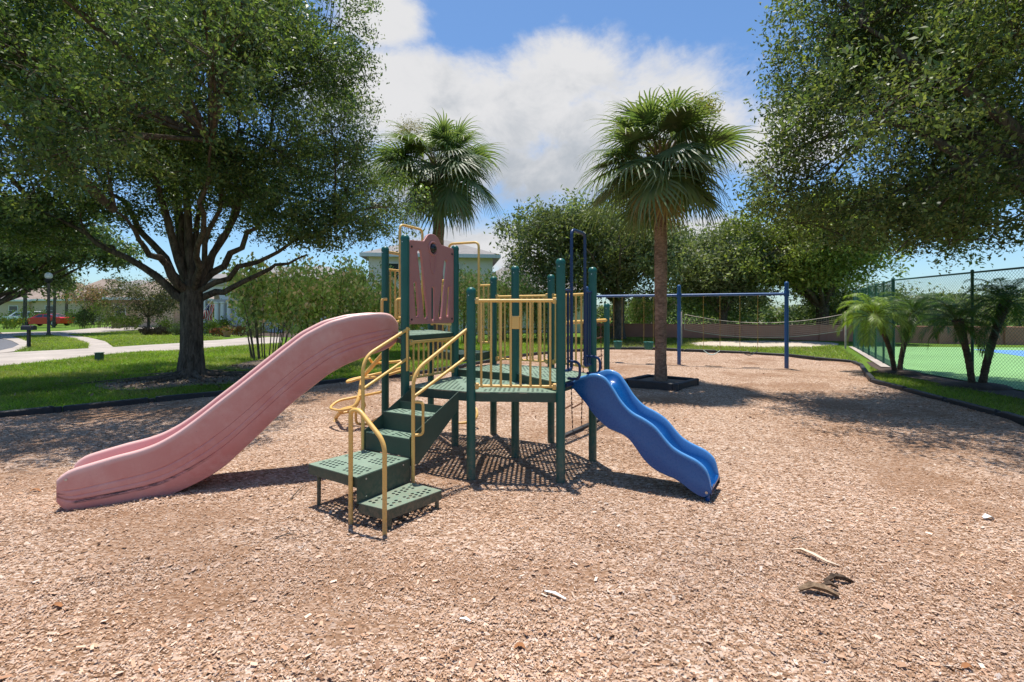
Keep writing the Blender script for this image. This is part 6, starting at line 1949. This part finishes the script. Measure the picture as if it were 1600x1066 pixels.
# cars -----------------------------------------------------------------
M_RED = plain('red_car_paint', (.68, .012, .018), .25, .05, coat=.6)
M_CARW = plain('white_car_paint', (.75, .76, .78), .25, .03, coat=.6)
M_TYRE = plain('tyre', (.015, .015, .016), .8, .2)
M_RIM = plain('alloy_rim', (.45, .46, .48), .3, .05, metal=.8)
M_LAMPR = plain('tail_lamp', (.35, .01, .01), .2, .05)
M_LAMPW = plain('head_lamp', (.7, .72, .74), .1, .05)
def car(label, name, cat, c_, rz, Lc, Wc, body, roof, paint, wheels, wr, glass_z, seed):
    """body: side outline (x,z) lower shell; roof: cabin outline (x,z)"""
    t = thing(name, label, cat, (*c_, 0))
    ca, sa = math.cos(rz), math.sin(rz)
    T = lambda x, y, z: (c_[0] + x * ca - y * sa, c_[1] + x * sa + y * ca, z)
    rings = []
    for k_, (y, ins) in enumerate(((-1, .06), (-.94, 0.0), (.94, 0.0), (1, .06))):
        rings.append([T(x * (1 - ins * .25), y * Wc / 2, z if z > .5 else z) for x, z in body])
    mb = MB(); mb.loft(rings); bd = mb.build('body', paint, t, 35)
    rings = []
    zb_ = min(z for x, z in roof)
    for y in (-1, 1):
        rings.append([T(x, y * Wc / 2 * (.93 - .24 * (z - zb_)), z) for x, z in roof])
    mb = MB(); mb.loft(rings); cab = mb.build('cabin', paint, t, 35)
    for s in (-1, 1):
        for (pts) in glass_z:
            ring0 = [T(x, s * (Wc / 2 * (.93 - .24 * (z - zb_)) + .006), z) for x, z in pts]
            ring1 = [T(x, s * (Wc / 2 * (.93 - .24 * (z - zb_)) - .01), z) for x, z in pts]
            mb = MB(); mb.loft([ring0, ring1]); mb.build('side_window', M_GLASS, t)
    # windscreen and rear screen just proud of the cabin
    xs = sorted(roof, key=lambda q_: q_[0])
    for (a, b, nm, sg) in ((roof[0], roof[1], 'windscreen', 1), (roof[-1], roof[-2], 'rear_window', -1)):
        dx, dz = b[0] - a[0], b[1] - a[1]; l = math.hypot(dx, dz); nx_, nz_ = -dz / l * sg, dx / l * sg
        f0, f1 = .08, .9
        q_ = []
        for f in (f0, f1):
            x_, z_ = a[0] + dx * f, a[1] + dz * f
            hw = Wc / 2 * (.93 - .24 * (z_ - zb_)) - .07
            q_.append((x_, z_, hw))
        r0 = [T(q_[0][0] + nx_ * .008, -q_[0][2], q_[0][1] + nz_ * .008), T(q_[0][0] + nx_ * .008, q_[0][2], q_[0][1] + nz_ * .008), T(q_[1][0] + nx_ * .008, q_[1][2], q_[1][1] + nz_ * .008), T(q_[1][0] + nx_ * .008, -q_[1][2], q_[1][1] + nz_ * .008)]
        r1 = [T(q_[0][0] - nx_ * .02, -q_[0][2], q_[0][1] - nz_ * .02), T(q_[0][0] - nx_ * .02, q_[0][2], q_[0][1] - nz_ * .02), T(q_[1][0] - nx_ * .02, q_[1][2], q_[1][1] - nz_ * .02), T(q_[1][0] - nx_ * .02, -q_[1][2], q_[1][1] - nz_ * .02)]
        mb = MB(); mb.loft([r0, r1]); mb.build(nm, M_GLASS, t)
    for wx in wheels:
        for s in (-1, 1):
            c0 = np.array(T(wx, s * (Wc / 2 - .10), wr)); ay = np.array([-sa, ca, 0]) * s; axx = np.array([ca, sa, 0]); az = np.array([0, 0, 1.0])
            def ring(r, off): return [c0 + ay * off + (axx * math.cos(a_) + az * math.sin(a_)) * r for a_ in np.linspace(0, 2 * PI, 21)[:-1]]
            mb = MB(); mb.loft([ring(wr * .6, -.1), ring(wr * .96, -.11), ring(wr, -.08), ring(wr, .09), ring(wr * .95, .125), ring(wr * .66, .125), ring(wr * .62, .10)]); w_ = mb.build('wheel', M_TYRE, t, 40)
            mb = MB(); mb.loft([ring(wr * .62, .09), ring(wr * .62, .118), ring(wr * .5, .108), ring(wr * .12, .122)]); mb.build('rim', M_RIM, w_, 40)
    zf = [z for x, z in body]
    for s in (-1, 1):
        MB().box(T(-Lc / 2 + .12, s * Wc * .36, .66), (.16, .30, .12), rz, .02).build('headlight', M_LAMPW, t)
        MB().box(T(Lc / 2 - .05, s * Wc * .36, .82), (.10, .34, .12), rz, .02).build('tail_light', M_LAMPR, t)
    return t
red_body = [(-2.4, .28), (-2.45, .55), (-2.38, .72), (-1.9, .84), (-.9, .92), (1.5, .98), (2.3, 1.0), (2.42, .92), (2.42, .5), (2.32, .28), (1.95, .27), (1.9, .5), (1.6, .68), (1.3, .5), (1.25, .24), (-1.1, .24), (-1.15, .5), (-1.45, .68), (-1.75, .5), (-1.8, .27)]
red_roof = [(-.95, .92), (-.15, 1.36), (.75, 1.40), (1.95, 1.0)]
red_glass = [[(-.62, .97), (-.1, 1.30), (.35, 1.33), (.35, .98)], [(.43, .98), (.43, 1.33), (.75, 1.33), (1.45, 1.06)]]
car('bright red sports coupe parked nose to the left in the driveway', 'parked_car', 'car', ((72 - 800) / F * 55.5, 55.5), .05, 4.85, 1.9, red_body, red_roof, M_RED, (-1.45, 1.6), .35, red_glass, 1)
suv_body = [(-2.3, .32), (-2.36, .6), (-2.3, .86), (-1.75, 1.0), (-1.0, 1.06), (2.1, 1.1), (2.32, 1.06), (2.36, .5), (2.25, .32), (1.85, .3), (1.8, .52), (1.5, .7), (1.2, .52), (1.15, .28), (-1.05, .28), (-1.1, .52), (-1.4, .7), (-1.7, .52), (-1.75, .3)]
suv_roof = [(-1.1, 1.06), (-.35, 1.64), (1.6, 1.68), (2.2, 1.1)]
suv_glass = [[(-.75, 1.1), (-.25, 1.55), (.3, 1.57), (.3, 1.1)], [(.4, 1.1), (.4, 1.57), (1.1, 1.58), (1.1, 1.1)], [(1.2, 1.1), (1.2, 1.58), (1.55, 1.57), (1.85, 1.15)]]
car('white family car parked behind the red coupe', 'parked_car', 'car', ((37 - 800) / F * 62, 62), .05, 4.7, 1.85, suv_body, suv_roof, M_CARW, (-1.4, 1.5), .36, suv_glass, 2)
